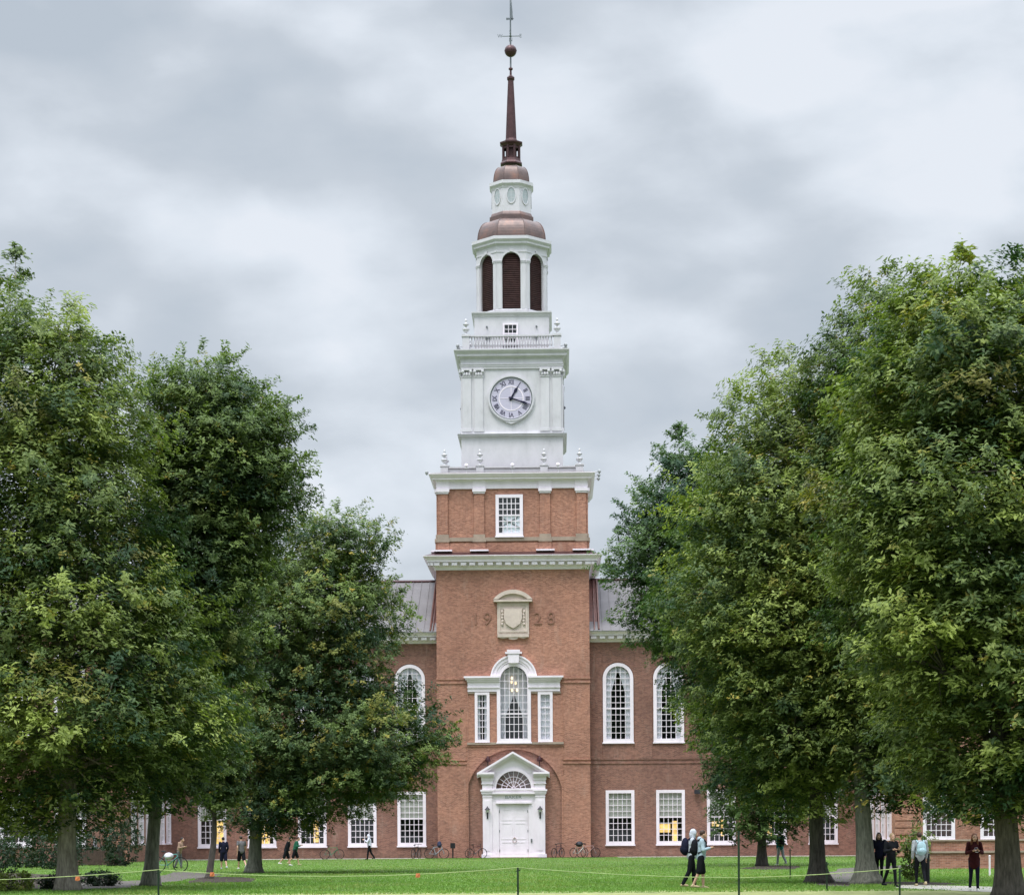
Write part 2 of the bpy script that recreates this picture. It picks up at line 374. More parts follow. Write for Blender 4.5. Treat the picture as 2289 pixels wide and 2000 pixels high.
for i in range(16): front.slab(TAB, [o1[i], o1[i + 1], i1[i + 1], i1[i]], -0.42, 0.02)
front.box(TAB, tx - 1.38, tx + 1.38, -.40, .02, Z(1345.3), Z(1341))
fr = rect(A(1118, 1380), A(1183, 1380), Z(1413), Z(1349)); fi = rect(A(1122, 1380), A(1179, 1380), Z(1409), Z(1353)); front.ring(TAB, fr, fi, -.19, -.1)
sh = [(-.62, .75), (-.7, .95), (-.35, .84), (0, .95), (.35, .84), (.7, .95), (.62, .75), (.66, .1), (.5, -.45), (.2, -.72), (0, -.85), (-.2, -.72), (-.5, -.45), (-.66, .1)]
front.slab(TAB, [(tx + x, Z(1383) + z * .8) for x, z in sh[::-1]], -.27, -.1)
for s in (-1, 1):
    for k in range(5): TAB.ell(front.P(tx + s * (.78 - .03 * (k % 2)), -.18, Z(1383) + .5 - .22 * k), (.09, .07, .12), 8, 6)
front.box(TAB, tx - 1.12, tx + 1.12, -.26, .02, Z(1424), Z(1417.5))
front.slab(TAB, [(tx - 1.12, Z(1424)), (tx - .75, Z(1427)), (tx - .35, Z(1425)), (tx - .3, Z(1428)), (tx, Z(1429.5)), (tx + .3, Z(1428)), (tx + .35, Z(1425)), (tx + .75, Z(1427)), (tx + 1.12, Z(1424))], -.2, .02)
part('carved_tablet', TAB, STONE)
for ch, px in zip('1928', (1066.5, 1093, 1206, 1235)):
    v, f = text_mb(ch, 1.28, 0.03); a, z = A(px, 1383), Z(1383)
    mb = MB(); mb.add([front.P(a + x, -0.03 - zz, z + y) for x, y, zz in v], f); part('date_numeral', mb, CARVED)
# --- white doorcase
PX = lambda px, py=1800: A(px, py)
pj0, pj1 = 0.0, 0.0
D0 = -0.42                                   # front of the doorcase
mb = MB()
fan_c, fan_r, fan_z = PX(1152), 38.5 * YF / F, Z(1762)
arch = [(fan_c + (fan_r + .06) * math.cos(PI * i / 20), fan_z + (fan_r + .06) * math.sin(PI * i / 20)) for i in range(21)]
gable = [(PX(1083), Z(1770)), (PX(1222), Z(1770)), (PX(1222), Z(1733)), (PX(1151), Z(1686)), (PX(1083), Z(1733))]
front.sheet(mb, gable, [[(fan_c - fan_r - .06, fan_z - .02), (fan_c + fan_r + .06, fan_z - .02)] + arch], D0 + .12, .25)
front.box(mb, PX(1083), PX(1088), D0 + .13, .5, Z(1770), Z(1733)); front.box(mb, PX(1217), PX(1222), D0 + .13, .5, Z(1770), Z(1733))
for s, (a0, a1) in ((-1, (PX(1083), PX(1104))), (1, (PX(1200), PX(1222)))):
    front.box(mb, a0, a1, D0, .5, Z(1908), Z(1776))                      # pilaster
    front.box(mb, a0 - .1, a1 + .1, D0 - .1, .5, 0.0, Z(1908))           # base
    front.box(mb, a0 + .18, a1 - .18, D0 - .03, D0 + .1, Z(1900), Z(1788))
    for ya, yb, e in ((1764, 1768, .16), (1768, 1773, .1), (1773, 1776, .05), (1779, 1781, .03)): front.box(mb, a0 - e, a1 + e, D0 - e, .5, Z(yb), Z(ya))
    for ya, yb, e in ((1736, 1743, .10), (1743, 1750, .06), (1750, 1752, .10), (1752, 1764, .03)): front.box(mb, a0 - e, a1 + e, D0 - e, .5, Z(yb), Z(ya))
    c0, c1 = (PX(1072), PX(1111)) if s < 0 else (PX(1194), PX(1232))
    for ya, yb, e in ((1725.5, 1730, .0), (1730, 1733.5, .1), (1733.5, 1736, .2)):
        front.box(mb, c0 + (e if s < 0 else .05), c1 - (e if s > 0 else .05), D0 - .42 + e, .5, Z(yb), Z(ya))
# raking cornices
for s in (-1, 1):
    e0 = (PX(1071) if s < 0 else PX(1232.5), Z(1727)); ap = (PX(1151), Z(1679.5))
    for t0, t1, d in ((0, .16, -.50), (.16, .26, -.40), (.26, .36, -.28)):
        pl_ = [(e0[0], e0[1] - t0), (ap[0], ap[1] - t0), (ap[0], ap[1] - t1), (e0[0], e0[1] - t1)]
        front.slab(mb, pl_ if s < 0 else pl_[::-1], D0 + d + .1, .5)
# archivolt, lintel and door frame
for r0, r1, d in ((fan_r + .02, fan_r + .14, -.10), (fan_r + .14, fan_r + .26, -.05)):
    for i in range(20):
        t0, t1 = PI * i / 20, PI * (i + 1) / 20
        front.slab(mb, [(fan_c + r0 * math.cos(t0), fan_z + r0 * math.sin(t0)), (fan_c + r1 * math.cos(t0), fan_z + r1 * math.sin(t0)), (fan_c + r1 * math.cos(t1), fan_z + r1 * math.sin(t1)), (fan_c + r0 * math.cos(t1), fan_z + r0 * math.sin(t1))], D0 + .12 + d, D0 + .2)
for ya, yb, d in ((1762, 1766, .16), (1766, 1770, .10), (1770, 1774, .20), (1774, 1776, .12)): front.box(mb, PX(1105), PX(1199), D0 + .05 - d, .1, Z(yb), Z(ya))
front.box(mb, PX(1108), PX(1197), D0 + .06, .1, Z(1789), Z(1776) - .003)                              # name board
for ya, yb, d in ((1789, 1792, .06), (1792, 1795.5, .12)): front.box(mb, PX(1112), PX(1192), D0 + .06 - d, .1, Z(yb), Z(ya) - .002)
front.box(mb, PX(1103), PX(1119), D0 + .08, .1, 0.03, Z(1776.5)); front.box(mb, PX(1184.5), PX(1200.5), D0 + .08, .1, 0.03, Z(1776.5))
DC = part('doorcase', mb, WHITE)
mb = MB(); front.box(mb, PX(1100), PX(1206), D0 - .35, .5, -.02, .05); part('door_step', mb, STONE)
mb = MB()
for i in range(1, 10):
    t = PI * i / 10; ca, sa = math.cos(t), math.sin(t)
    r0 = .12 if i in (2, 4, 5, 6, 8) else .45
    mb.tube([front.P(fan_c + r * ca, D0 + .28, fan_z + r * sa) for r in (r0, fan_r + .04)], .022, 6)
for r in (.12, .5, .85): mb.tube([front.P(fan_c + r * math.cos(PI * i / 20), D0 + .28, fan_z + r * math.sin(PI * i / 20)) for i in range(21)], .022, 6)
front.box(mb, fan_c - fan_r - .05, fan_c + fan_r + .05, D0 + .24, D0 + .3, fan_z - .03, fan_z + .03)
FANL = part('fanlight', mb, WHITE)
mb = MB(); front.slab(mb, [(fan_c - fan_r - .04, fan_z), (fan_c + fan_r + .04, fan_z)] + [(fan_c + (fan_r + .05) * math.cos(PI * i / 20), fan_z + (fan_r + .05) * math.sin(PI * i / 20)) for i in range(21)], D0 + .30, D0 + .31); part('pane', mb, GLASS, FANL)
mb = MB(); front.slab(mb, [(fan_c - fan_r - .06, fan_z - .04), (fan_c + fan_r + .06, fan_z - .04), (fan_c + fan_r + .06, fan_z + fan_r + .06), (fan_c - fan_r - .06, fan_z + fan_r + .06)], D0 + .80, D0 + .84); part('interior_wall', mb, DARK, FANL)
mb = MB(); d0, d1 = PX(1119.2), PX(1184.2); dz0, dz1 = .05, Z(1796); front.box(mb, d0, d1, D0 + .17, D0 + .25, dz0, dz1)
mid = (d0 + d1) / 2
for x0, x1 in ((d0 + .12, mid - .08), (mid + .08, d1 - .12)):
    for z0, z1 in ((.25, 1.15), (1.3, 2.5), (2.65, 3.5)):
        r = rect(x0, x1, z0, z1); r2 = rect(x0 + .09, x1 - .09, z0 + .09, z1 - .09); front.ring(mb, r, r2, D0 + .155, D0 + .18)
front.box(mb, mid - .035, mid + .035, D0 + .15, D0 + .18, dz0, dz1)
DOOR = part('door', mb, WHITE)
mb = MB(); c = front.P(PX(1153.5), D0 + .12, Z(1877)); mb.tube([(c[0] + .13 * math.cos(2 * PI * i / 16), c[1], c[2] + .17 * math.sin(2 * PI * i / 16)) for i in range(17)], .022, 6); mb.box(c[0] - .03, c[0] + .03, c[1] - .02, c[1] + .04, c[2] + .15, c[2] + .24); part('door_knocker', mb, plain('worn_brass', (.58, .46, .45), .5, .2), DOOR)
for zh in (.5, 1.9, 3.3):
    for x in (d0 + .03, d1 - .03): mb = MB(); front.box(mb, x - .02, x + .02, D0 + .14, D0 + .18, zh - .09, zh + .09); part('hinge', mb, GREYM, DOOR)
mb = MB(); front.box(mb, PX(1190), PX(1193), D0 + .02, D0 + .1, Z(1882), Z(1874)); front.box(mb, PX(1190.6), PX(1192.4), D0 - .02, D0 + .05, Z(1879), Z(1877)); part('keypad', mb, GREYM, DC)
v, f = text_mb('BAKER', .30, .012); mb = MB(); sx = 1.34
mb.add([front.P(PX(1151.5) + x * sx, D0 + .05 - zz, Z(1781.3) + y) for x, y, zz in v], f); part('name_lettering', mb, plain('grey_letters', (.33, .36, .36), .5), DC)

# --- main modillion cornice of the tower
def bands(mb, hb, n, rows, inner=0.4):
    # mouldings of an n-sided tier: rows of (overhang0, overhang1, z0, z1) out from apothem hb
    for e0, e1, z0, z1 in rows: mb.stack([(hb - inner, z0), (hb + e0, z0), (hb + e1, z1), (hb - inner, z1)], n, caps=False)
def dentils(mb, h, e, z0, z1, pitch, w, sides=4):
    n = max(3, int(round(2 * (h + e) / pitch)))
    for k in range(sides):
        fc = face(k, h)
        for i in range(n + 1):
            a = -(h + e) + 2 * (h + e) * i / n
            fc.box(mb, max(a - w / 2, -(h + e)), min(a + w / 2, h + e), -e, .03, z0, z1)
hc = HT
z = lambda py, h=HT + .5: tz(py, h)
mb = MB()
bands(mb, hc, 4, [(.06, .10, z(1271), z(1266)), (.10, .22, z(1266), z(1263)), (.22, .22, z(1263), z(1254.5)), (.62, .62, z(1254.5), z(1250)), (.62, .72, z(1250), z(1247)), (.72, .90, z(1247), z(1242.5)), (.90, .90, z(1242.5), z(1241))])
dentils(mb, hc + .2, .36, z(1262), z(1255.5), .63, .40)
part('cornice', mb, WHITE)
mb = MB(); mb.stack([(hc + .86, z(1241) + .003), (hc - .3, z(1236) + .25)], 4); part('cornice_flashing', mb, COPPERD)
mb = MB(); mb.box(-HT + .1, HT - .1, -HT + .1, HT - .1, zTop - .03, zTop + .02); part('roof_deck', mb, LEAD)

# --- upper brick stage
hu = tw(330); zu = lambda py: tz(py, hu)
mb = MB(); mb.stack([(hu, zu(1240)), (hu, zu(1090))], 4, caps=False)
pc_ = [(-hu + .34, .68), (-2.36, .72), (2.36, .72), (hu - .34, .68)]
for k in range(4):
    fc = face(k, hu)
    for a, w in pc_:
        fc.box(mb, a - w / 2, a + w / 2, -.14, .02, zu(1197), zu(1103)); fc.box(mb, a - w / 2 - .08, a + w / 2 + .08, -.22, .02, zu(1233), zu(1211))
    fc.box(mb, -hu - .1, hu + .1, -.10, .02, zu(1240), zu(1213))
part('belt_wall', mb, B_TOWER)
mb = MB()
for k in range(4):
    fc = face(k, hu)
    fc.box(mb, -hu - .12, hu + .12, -.12, .02, zu(1209), zu(1200.5))
    for a, w in pc_: fc.box(mb, a - w / 2 - .06, a + w / 2 + .06, -.20, .02, zu(1203), zu(1194)); fc.box(mb, a - w / 2 - .12, a + w / 2 + .12, -.27, .02, zu(1211), zu(1203))
part('stone_band', mb, STONEB)
for k in range(4):
    fc = face(k, hu)
    for a, w in pc_:
        mb = MB(); fc.box(mb, a - w / 2 - .05, a + w / 2 + .05, -.20, .02, zu(1103), zu(1099)); fc.box(mb, a - w / 2 - .12, a + w / 2 + .12, -.27, .02, zu(1099), zu(1092)); part('pilaster_capital', mb, WHITE)
        mb = MB(); fc.box(mb, a - w / 2 - .30, a + w / 2 + .30, -.55, .02, zu(1236.5) + .12, zu(1233) + .12); part('pilaster_plinth', mb, WHITE)
f0 = face(0, hu)
window(f0, A(1146, 1150) - .13, zu(1198), zu(1105.5), 61 * (YC - hu) / F, False, 5, 6, fw=.23, proud=.16, rec=-.08, meet=.5, bar=.055)
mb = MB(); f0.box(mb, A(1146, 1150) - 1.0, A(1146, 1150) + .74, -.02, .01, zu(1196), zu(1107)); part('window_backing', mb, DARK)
mb = MB(); wx = A(1146, 1150) - .13
for s in (-1, 1): mb.tube([f0.P(wx - s * .62, -.045, zu(1156)), f0.P(wx + s * .72, -.045, zu(1179))], .05, 6)
part('shutter_bar', mb, GREYM)
mb = MB(); f0.box(mb, wx - .5, wx + .76, -.036, -.026, zu(1194), zu(1152.5)); part('blind_or_reflection', mb, plain('painted_pane_reflection', (.74, .79, .86), .6, var=.1))  # whitish reflection in the lower sash, put in as a pale panel
ht_ = hu + .12
mb = MB()
bands(mb, hu, 4, [(.10, .10, zu(1092), zu(1085)), (.06, .06, zu(1085), zu(1076)), (.12, .2, zu(1076), zu(1072)), (.42, .42, zu(1072), zu(1069)), (.42, .50, zu(1069), zu(1067)), (.50, .66, zu(1067), zu(1061)), (.66, .66, zu(1061), zu(1059))])
for k in range(4):
    fc = face(k, hu)
    for a, w in pc_: fc.box(mb, a - w / 2 - .1, a + w / 2 + .1, -.15, .02, zu(1091.5), zu(1073))
part('cornice', mb, WHITE)
mb = MB(); mb.stack([(hu + .64, zu(1059) + .003), (hu - .1, zu(1054)), (hu - .6, zu(1052))], 4); part('cornice_flashing', mb, COPPERD)

# urn finials: one mesh shared by all copies
def urn_mb(H):
    mb = MB(); pr = [(.14, 0), (.14, .04), (.07, .07), (.05, .13), (.10, .17), (.21, .30), (.24, .36), (.16, .40), (.07, .43), (.05, .50), (.10, .56), (.19, .62), (.20, .66), (.08, .70), (.05, .80), (.075, .86), (.08, .90), (.04, .96), (.005, 1)]
    mb.stack([(r * H * .92, q * H) for r, q in pr], 12); return mb
URN = None
def urn(x, y, z0, H, parent):
    global URN
    if URN is None:
        o = urn_mb(1.0).build('urn_finial', WHITE2, parent, smooth=True); URN = o
    else:
        o = URN.copy(); COL.objects.link(o); o.parent = parent
    o.location = (x, y, z0); o.scale = (H, H, H); return o
hp = tw(318) ; zp = lambda py: tz(py, hp)
mb = MB(); mb.stack([(hp - .35, zp(1056)), (hp - .1, zp(1056)), (hp - .1, zp(1046)), (hp - .02, zp(1045)), (hp - .02, zp(1041.5)), (hp - .4, zp(1041))], 4, caps=False); part('parapet', mb, WHITE2)
for (ax_, sd) in [(-hp + .25, 0), (-2.3, 0), (2.3, 0), (hp - .25, 0), (-2.3, 1), (2.3, 1), (-hp + .25, 2), (-2.3, 2), (2.3, 2), (hp - .25, 2), (-2.3, 3), (2.3, 3)]:
    c = face(sd, hp - .25).P(ax_, 0, 0); mb = MB()
    mb.box(c[0] - .27, c[0] + .27, c[1] - .27, c[1] + .27, zp(1058), zp(1041)); mb.box(c[0] - .31, c[0] + .31, c[1] - .31, c[1] + .31, zp(1041), zp(1037.5))
    p_ = part('pedestal', mb, WHITE2); urn(c[0], c[1], zp(1037.5), 36 * (YC - hp) / F, p_)

# --- clock stage
hk = tw(226); zk = lambda py: tz(py, hk)
mb = MB(); mb.stack([(hk + .02, zk(1062)), (hk + .02, zk(976)), (tw(222), zk(972)), (tw(222), zk(820))], 4, caps=False)
h2 = tw(222)
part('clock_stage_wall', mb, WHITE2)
mb = MB()
bands(mb, hk, 4, [(.04, .04, zk(981), zk(978)), (.06, .22, zk(978), zk(974.5)), (.22, .22, zk(974.5), zk(972)), (.22, .30, zk(972), zk(970.5)), (.05, .02, zk(970.5), zk(964))])
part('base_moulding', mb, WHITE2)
for k in range(4):
    fc = face(k, h2)
    for a in (-h2 + .34, -h2 + 1.20, h2 - 1.20, h2 - .34):
        mb = MB(); fc.box(mb, a - .31, a + .31, -.10, .02, zk(963), zk(842)); fc.box(mb, a - .37, a + .37, -.16, .02, zk(964), zk(958))
        fc.box(mb, a - .38, a + .38, -.22, .02, zk(827.5), zk(824)); fc.box(mb, a - .33, a + .33, -.15, .02, zk(842), zk(840))
        for sx_ in (-.28, .28): mb.ell(fc.P(a + sx_, -.14, zk(830)), (.13, .13, .13), 8, 6)
        for sx_ in (-.2, 0, .2): mb.ell(fc.P(a + sx_, -.13, zk(836)), (.10, .08, .14), 8, 6)
        part('pilaster', mb, WHITE2)
mb = MB()
bands(mb, h2, 4, [(.10, .10, zk(824), zk(819)), (.14, .14, zk(819), zk(815)), (.18, .18, zk(815), zk(813.5)), (.10, .10, zk(813.5), zk(801)), (.14, .24, zk(801), zk(797)), (.38, .38, zk(797), zk(792)), (.38, .44, zk(792), zk(790.5)), (.44, .58, zk(790.5), zk(785)), (.58, .58, zk(785), zk(783))])
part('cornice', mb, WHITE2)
mb = MB(); mb.stack([(h2 + .56, zk(783) + .003), (h2 - .5, zk(781))], 4); part('roof_deck', mb, LEAD)
def clock(k):
    fc = face(k, h2); zc = zk(890.5); R1 = 52.5 * (YC - h2) / F; mb = MB(); a0 = A(1146, 890) - .03 if k == 0 else 0
    cir = lambda r, n=40: [(a0 + r * math.sin(2 * PI * i / n), zc + r * math.cos(2 * PI * i / n)) for i in range(n)][::-1]
    out = cir(R1)
    drop = []
    for a, zz in out:
        t = math.atan2(a - a0, -(zz - zc)); drop.append((a, zz - max(0, .16 * (1 - abs(t) / .5) ** 2 if abs(t) < .5 else 0)))
    fc.ring(mb, drop, cir(R1 * .93), -.16, .01); fc.ring(mb, cir(R1 * .97), cir(R1 * .91), -.2, .01)
    C = part('clock', mb, WHITE2)
    mb = MB(); fc.ring(mb, cir(R1 * .91), cir(R1 * .865), -.15, .01); part('clock_rim', mb, RIMG, C)
    mb = MB(); fc.slab(mb, cir(R1 * .87), -.10, .01)
    part('clock_face', mb, CLOCKW, C)
    mb = MB(); fc.ring(mb, cir(R1 * .535), cir(R1 * .49), -.115, -.05); fc.ring(mb, cir(R1 * .86), cir(R1 * .845), -.115, -.05)
    for t in range(4):
        c, s = math.cos(t * PI / 2), math.sin(t * PI / 2); w = .018
        fc.slab(mb, [(a0 + s * .15 - c * w, zc + c * .15 + s * w), (a0 + s * .15 + c * w, zc + c * .15 - s * w), (a0 + s * R1 * .5 + c * w, zc + c * R1 * .5 - s * w), (a0 + s * R1 * .5 - c * w, zc + c * R1 * .5 + s * w)][::-1], -.115, -.05)
    part('dial_ring', mb, WHITE, C)
    for i, s in enumerate(['XII', 'I', 'II', 'III', 'IIII', 'V', 'VI', 'VII', 'VIII', 'IX', 'X', 'XI']):
        mb = MB(); v, f = text_mb(s, .42, .01); t = 2 * PI * i / 12; c, sn = math.cos(t), math.sin(t)
        wx = min(1.0, .40 / max(1e-3, max(abs(p[0]) for p in v) * 2))
        mb.add([fc.P(a0 + sn * R1 * .69 + (x * wx) * c + (y * 1.12) * sn, -.112 - zz, zc + c * R1 * .69 - (x * wx) * sn + (y * 1.12) * c) for x, y, zz in v], f)
        # thickened strokes so the figures read from the ground
        mb.add([fc.P(a0 + sn * R1 * .69 + (x * wx + .012) * c + (y * 1.12) * sn, -.114 - zz, zc + c * R1 * .69 - (x * wx + .012) * sn + (y * 1.12) * c) for x, y, zz in v], f)
        part('clock_numeral', mb, CLOCKN, C)
    for nm, deg, L, w, dd in (('hour_hand', 30, .60, .13, -.15), ('minute_hand', 109, .86, .10, -.19)):
        t = math.radians(deg); c, sn = math.cos(t), math.sin(t); mb = MB(); Lr = L * R1
        sh = [(-w * .6, -.18), (w * .6, -.18), (w * .42, Lr * .45), (w * .95, Lr * .66), (w * .3, Lr * .86), (.02, Lr), (-.02, Lr), (-w * .3, Lr * .86), (-w * .95, Lr * .66), (-w * .42, Lr * .45)]
        fc.slab(mb, [(a0 + x * c + y * sn, zc - x * sn + y * c) for x, y in sh], dd, dd + .03); mb.ell(fc.P(a0, dd, zc), (.12, .05, .12), 10, 6)
        part(nm, mb, CLOCKB, C)
for k in (0, 1, 3): clock(k)

# --- balustrade over the clock
hb = tw(218); zb = lambda py: tz(py, hb)
pe = 102 * (YC - hb) / F
for k in range(4):
    fc = face(k, pe); mb = MB()
    fc.box(mb, -pe, pe, -.14, .14, zb(751), zb(747.5)); fc.box(mb, -pe, pe, -.12, .12, zb(782), zb(777))
    n = 30
    for i in range(n):
        a = -pe + .42 + (2 * pe - .84) * i / (n - 1); p = fc.P(a, 0, 0)
        mb.stack([(.05, zb(777)), (.05, zb(776)), (.035, zb(774)), (.075, zb(769)), (.065, zb(765)), (.035, zb(757)), (.05, zb(752)), (.05, zb(751))], 6, p[0], p[1], caps=False)
    part('balustrade', mb, WHITE2)
    c = face(k, pe).P(pe, 0, 0); mb = MB()
    mb.box(c[0] - .25, c[0] + .25, c[1] - .25, c[1] + .25, zb(783), zb(751)); mb.box(c[0] - .31, c[0] + .31, c[1] - .31, c[1] + .31, zb(751), zb(746.5))
    p_ = part('pedestal', mb, WHITE2); urn(c[0], c[1], zb(746.5), 37 * (YC - hb) / F, p_)
# --- square lantern stage
hs = tw(167); zs_ = lambda py: tz(py, hs)
mb = MB(); mb.stack([(hs, zs_(786)), (hs, zs_(703))], 4, caps=False); part('lantern_stage_wall', mb, WHITE2)
mb = MB(); bands(mb, hs, 4, [(.03, .06, zs_(708), zs_(705)), (.06, .2, zs_(705), zs_(700)), (.2, .2, zs_(700), zs_(697.5))], inner=1.2); part('cornice', mb, WHITE2)
mb = MB(); mb.stack([(hs + .18, zs_(697.5) + .003), (hs - .4, zs_(697) + .12)], 4); part('roof_deck', mb, LEAD)
fs0 = face(0, hs)
window(fs0, A(1144.5, 745, 157) - .05, zs_(770), zs_(723), 1.12, False, 3, 4, fw=.12, proud=.12, rec=-.06, meet=.5)
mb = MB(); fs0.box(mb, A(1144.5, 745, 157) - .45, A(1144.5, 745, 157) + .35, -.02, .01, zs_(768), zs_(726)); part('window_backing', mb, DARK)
for a in (-1.75, 1.75):
    mb = MB(); fs0.box(mb, a - .15, a + .15, -.12, .01, zs_(757), zs_(749)); part('vent_box', mb, GREYM)
    mb = MB(); fs0.box(mb, a * 1.03 - .06, a * 1.03 + .06, -.12, .01, zs_(732), zs_(729)); part('vent_box', mb, GREYM)

# --- octagonal belfry
ho = tw(157.6); zo = lambda py: tz(py, ho)
def oface(k, h):
    a = k * PI / 4; c, s = math.cos(a), math.sin(a); return Fac((s * h, -c * h, 0), (c, s, 0), (-s, c, 0))
fwid = ho * math.tan(PI / 8)
mb = MB(); mb.stack([(ho + .12, zo(697)), (ho + .12, zo(693)), (ho + .04, zo(691.5)), (ho - .3, zo(691))], 8, caps=False)
bw = 41 * (YC - ho) / F
for k in range(8):
    fc = oface(k, ho); fc.sheet(mb, rect(-fwid, fwid, zo(692), zo(560)), [archp(0, bw, zo(690), zo(563.5))], 0, .28)
part('belfry_wall', mb, WHITE2)
mb = MB()
for k in range(8):
    fc = oface(k, ho); r = bw / 2; zc = zo(563.5) - r
    for i in range(16):
        t0, t1 = PI * i / 16, PI * (i + 1) / 16
        fc.slab(mb, [(q * math.cos(t), zc + q * math.sin(t)) for q, t in ((r, t0), (r + .13, t0), (r + .13, t1), (r, t1))], -.06, .02)
    for s in (-1, 1):
        fc.box(mb, *sorted((s * (r + .01), s * (fwid - .03))), -.07, .02, zo(587), zo(584)); fc.box(mb, *sorted((s * (r + .01), s * (fwid - .02))), -.10, .02, zo(584), zo(582))
        fc.box(mb, *sorted((s * (r + .08), s * (fwid - .06))), -.04, .02, zo(690), zo(587))
    fc.slab(mb, [(-.1, zo(563)), (.1, zo(563)), (.14, zo(557)), (-.14, zo(557))], -.1, .02)
part('belfry_trim', mb, WHITE2)
for k in range(8):
    fc = oface(k, ho); mb = MB(); r = bw / 2; zc = zo(563.5) - r
    n = 30; H = zo(563.5) - zo(690)
    for i in range(n):
        z0 = zo(690) + H * i / n; hw = r if z0 < zc else math.sqrt(max(.0, r * r - (z0 + H / n * .4 - zc) ** 2))
        if hw < .05: continue
        mb.add([fc.P(-hw, .13, z0), fc.P(hw, .13, z0), fc.P(hw, .27, z0 + H / n * 1.25), fc.P(-hw, .27, z0 + H / n * 1.25), fc.P(-hw, .15, z0 - .02), fc.P(hw, .15, z0 - .02), fc.P(hw, .29, z0 + H / n * 1.2), fc.P(-hw, .29, z0 + H / n * 1.2)],
               [(0, 1, 2, 3), (4, 5, 6, 7), (0, 1, 5, 4), (3, 2, 6, 7)])
    part('louvre', mb, LOUVRE)
mb = MB(); bands(mb, ho, 8, [(.04, .04, zo(563.5), zo(560)), (.0, .02, zo(560), zo(548)), (.05, .12, zo(548), zo(545)), (.22, .22, zo(545), zo(541)), (.22, .36, zo(541), zo(536)), (.36, .36, zo(536), zo(529))], inner=.5); part('cornice', mb, WHITE2)
def dome(mb, h0, z0, h1, z1, n=10):
    # bell curve: upright at the springing, rounding to the ring above
    pr = [(h1 + (h0 - h1) * math.cos(PI / 2 * i / n) ** .75, z0 + (z1 - z0) * math.sin(PI / 2 * i / n)) for i in range(n + 1)]
    pr[-1] = (h1, z1); mb.stack(pr, 8)
    return pr
def seams(mb, pr, r):
    for i in range(8):
        a = -PI / 2 + PI / 8 + 2 * PI * i / 8; k = 1 / math.cos(PI / 8)
        mb.tube([(h * k * math.cos(a), h * k * math.sin(a), z) for h, z in pr], r, 5)
mb = MB(); mb.stack([(ho + .35, zo(529) + .004), (tw(156), zo(527.5))], 8)
pr = dome(mb, tw(153), zo(529), tw(97), zo(481)); seams(mb, pr, .035); part('dome', mb, COPPER)
mb = MB(); h3 = tw(97); zr = lambda py: tz(py, h3)
mb.stack([(h3 - .15, zo(482)), (h3 + .02, zo(481.5)), (h3 + .02, zr(478)), (h3 - .06, zr(477)), (tw(90), zr(472)), (tw(88), zr(470)), (tw(80), zr(469))], 8); part('dome_collar', mb, COPPER)
hd = tw(87); zd = lambda py: tz(py, hd)
mb = MB(); mb.stack([(hd, zd(475)), (hd, zd(416))], 8, caps=False); part('drum_wall', mb, WHITE2)
for k in range(8):
    fc = oface(k, hd); mb = MB(); fc.ring(mb, ovalp(0, zd(436), .36, .64), ovalp(0, zd(436), .29, .55), -.05, .01); O = part('oval_window', mb, WHITE2)
    mb = MB(); fc.slab(mb, ovalp(0, zd(436), .295, .56), -.012, .01); part('pane', mb, plain('painted_grey_pane', (.38, .42, .44), .35, var=.08), O)
    mb = MB(); fc.box(mb, -.012, .012, -.02, 0, zd(436) - .54, zd(436) + .54)
    for zz in (-.2, .2): fc.box(mb, -.28, .28, -.018, 0, zd(436) + zz - .01, zd(436) + zz + .01)
    part('glazing_bar', mb, WHITE2, O)
mb = MB(); bands(mb, hd, 8, [(.02, .05, zd(419), zd(415.5)), (.05, .18, zd(415.5), zd(410)), (.18, .18, zd(410), zd(403))], inner=.5); part('cornice', mb, WHITE2)
mb = MB(); mb.stack([(hd + .17, zd(403) + .004), (tw(82), zd(402.5))], 8); pr = dome(mb, tw(80), zd(403), tw(46), zd(364)); seams(mb, pr, .025); part('dome', mb, COPPER)
hl = tw(37.5); zl = lambda py: tz(py, hl)
mb = MB(); mb.stack([(tw(48), zl(364.5)), (tw(48), zl(362)), (tw(43), zl(358)), (tw(41), zl(353)), (tw(38), zl(352))], 8)
for i in range(8):
    a = -PI / 2 + PI / 8 + 2 * PI * i / 8; r = (hl - .04) / math.cos(PI / 8)
    mb.tube([(r * math.cos(a), r * math.sin(a), zl(353)), (r * math.cos(a), r * math.sin(a), zl(322))], .10, 6)
mb.stack([(hl - .22, zl(353)), (hl - .22, zl(322))], 8, caps=False)
mb.stack([(hl - .02, zl(353)), (hl - .02, zl(348))], 8, caps=False); mb.stack([(hl - .02, zl(329)), (hl - .02, zl(322))], 8, caps=False)
part('lantern', mb, COPPERD)
mb = MB(); mb.stack([(hl - .1, zl(325)), (hl + .02, zl(324)), (hl + .08, zl(321)), (tw(50), zl(318)), (tw(50), zl(315)), (tw(36), zl(312)), (tw(26), zl(310))], 8); part('lantern_cornice', mb, COPPERD)
hsx = tw(23.4); zx = lambda py: tz(py, .3)
mb = MB(); mb.stack([(tw(27), zl(311)), (tw(24), zl(306)), (tw(20), zx(260)), (tw(16), zx(215)), (tw(12.3), zx(177))], 8); part('spire', mb, COPPERD)
mb = MB(); mb.stack([(tw(12.3), zx(178)), (tw(16.5), zx(175)), (tw(16.5), zx(171)), (tw(11), zx(168)), (tw(5), zx(165)), (tw(4.2), zx(155)), (tw(9.5), zx(152.5)), (tw(9), zx(150)), (tw(4), zx(148))], 8); part('spire_cap', mb, COPPERD)
mb = MB(); mb.tube([(0, 0, zx(167)), (0, 0, zx(75)), (0, 0, zx(52)), (0, 0, zx(-24))], [.065, .06, .055, .03], 8); part('vane_rod', mb, GREYM)
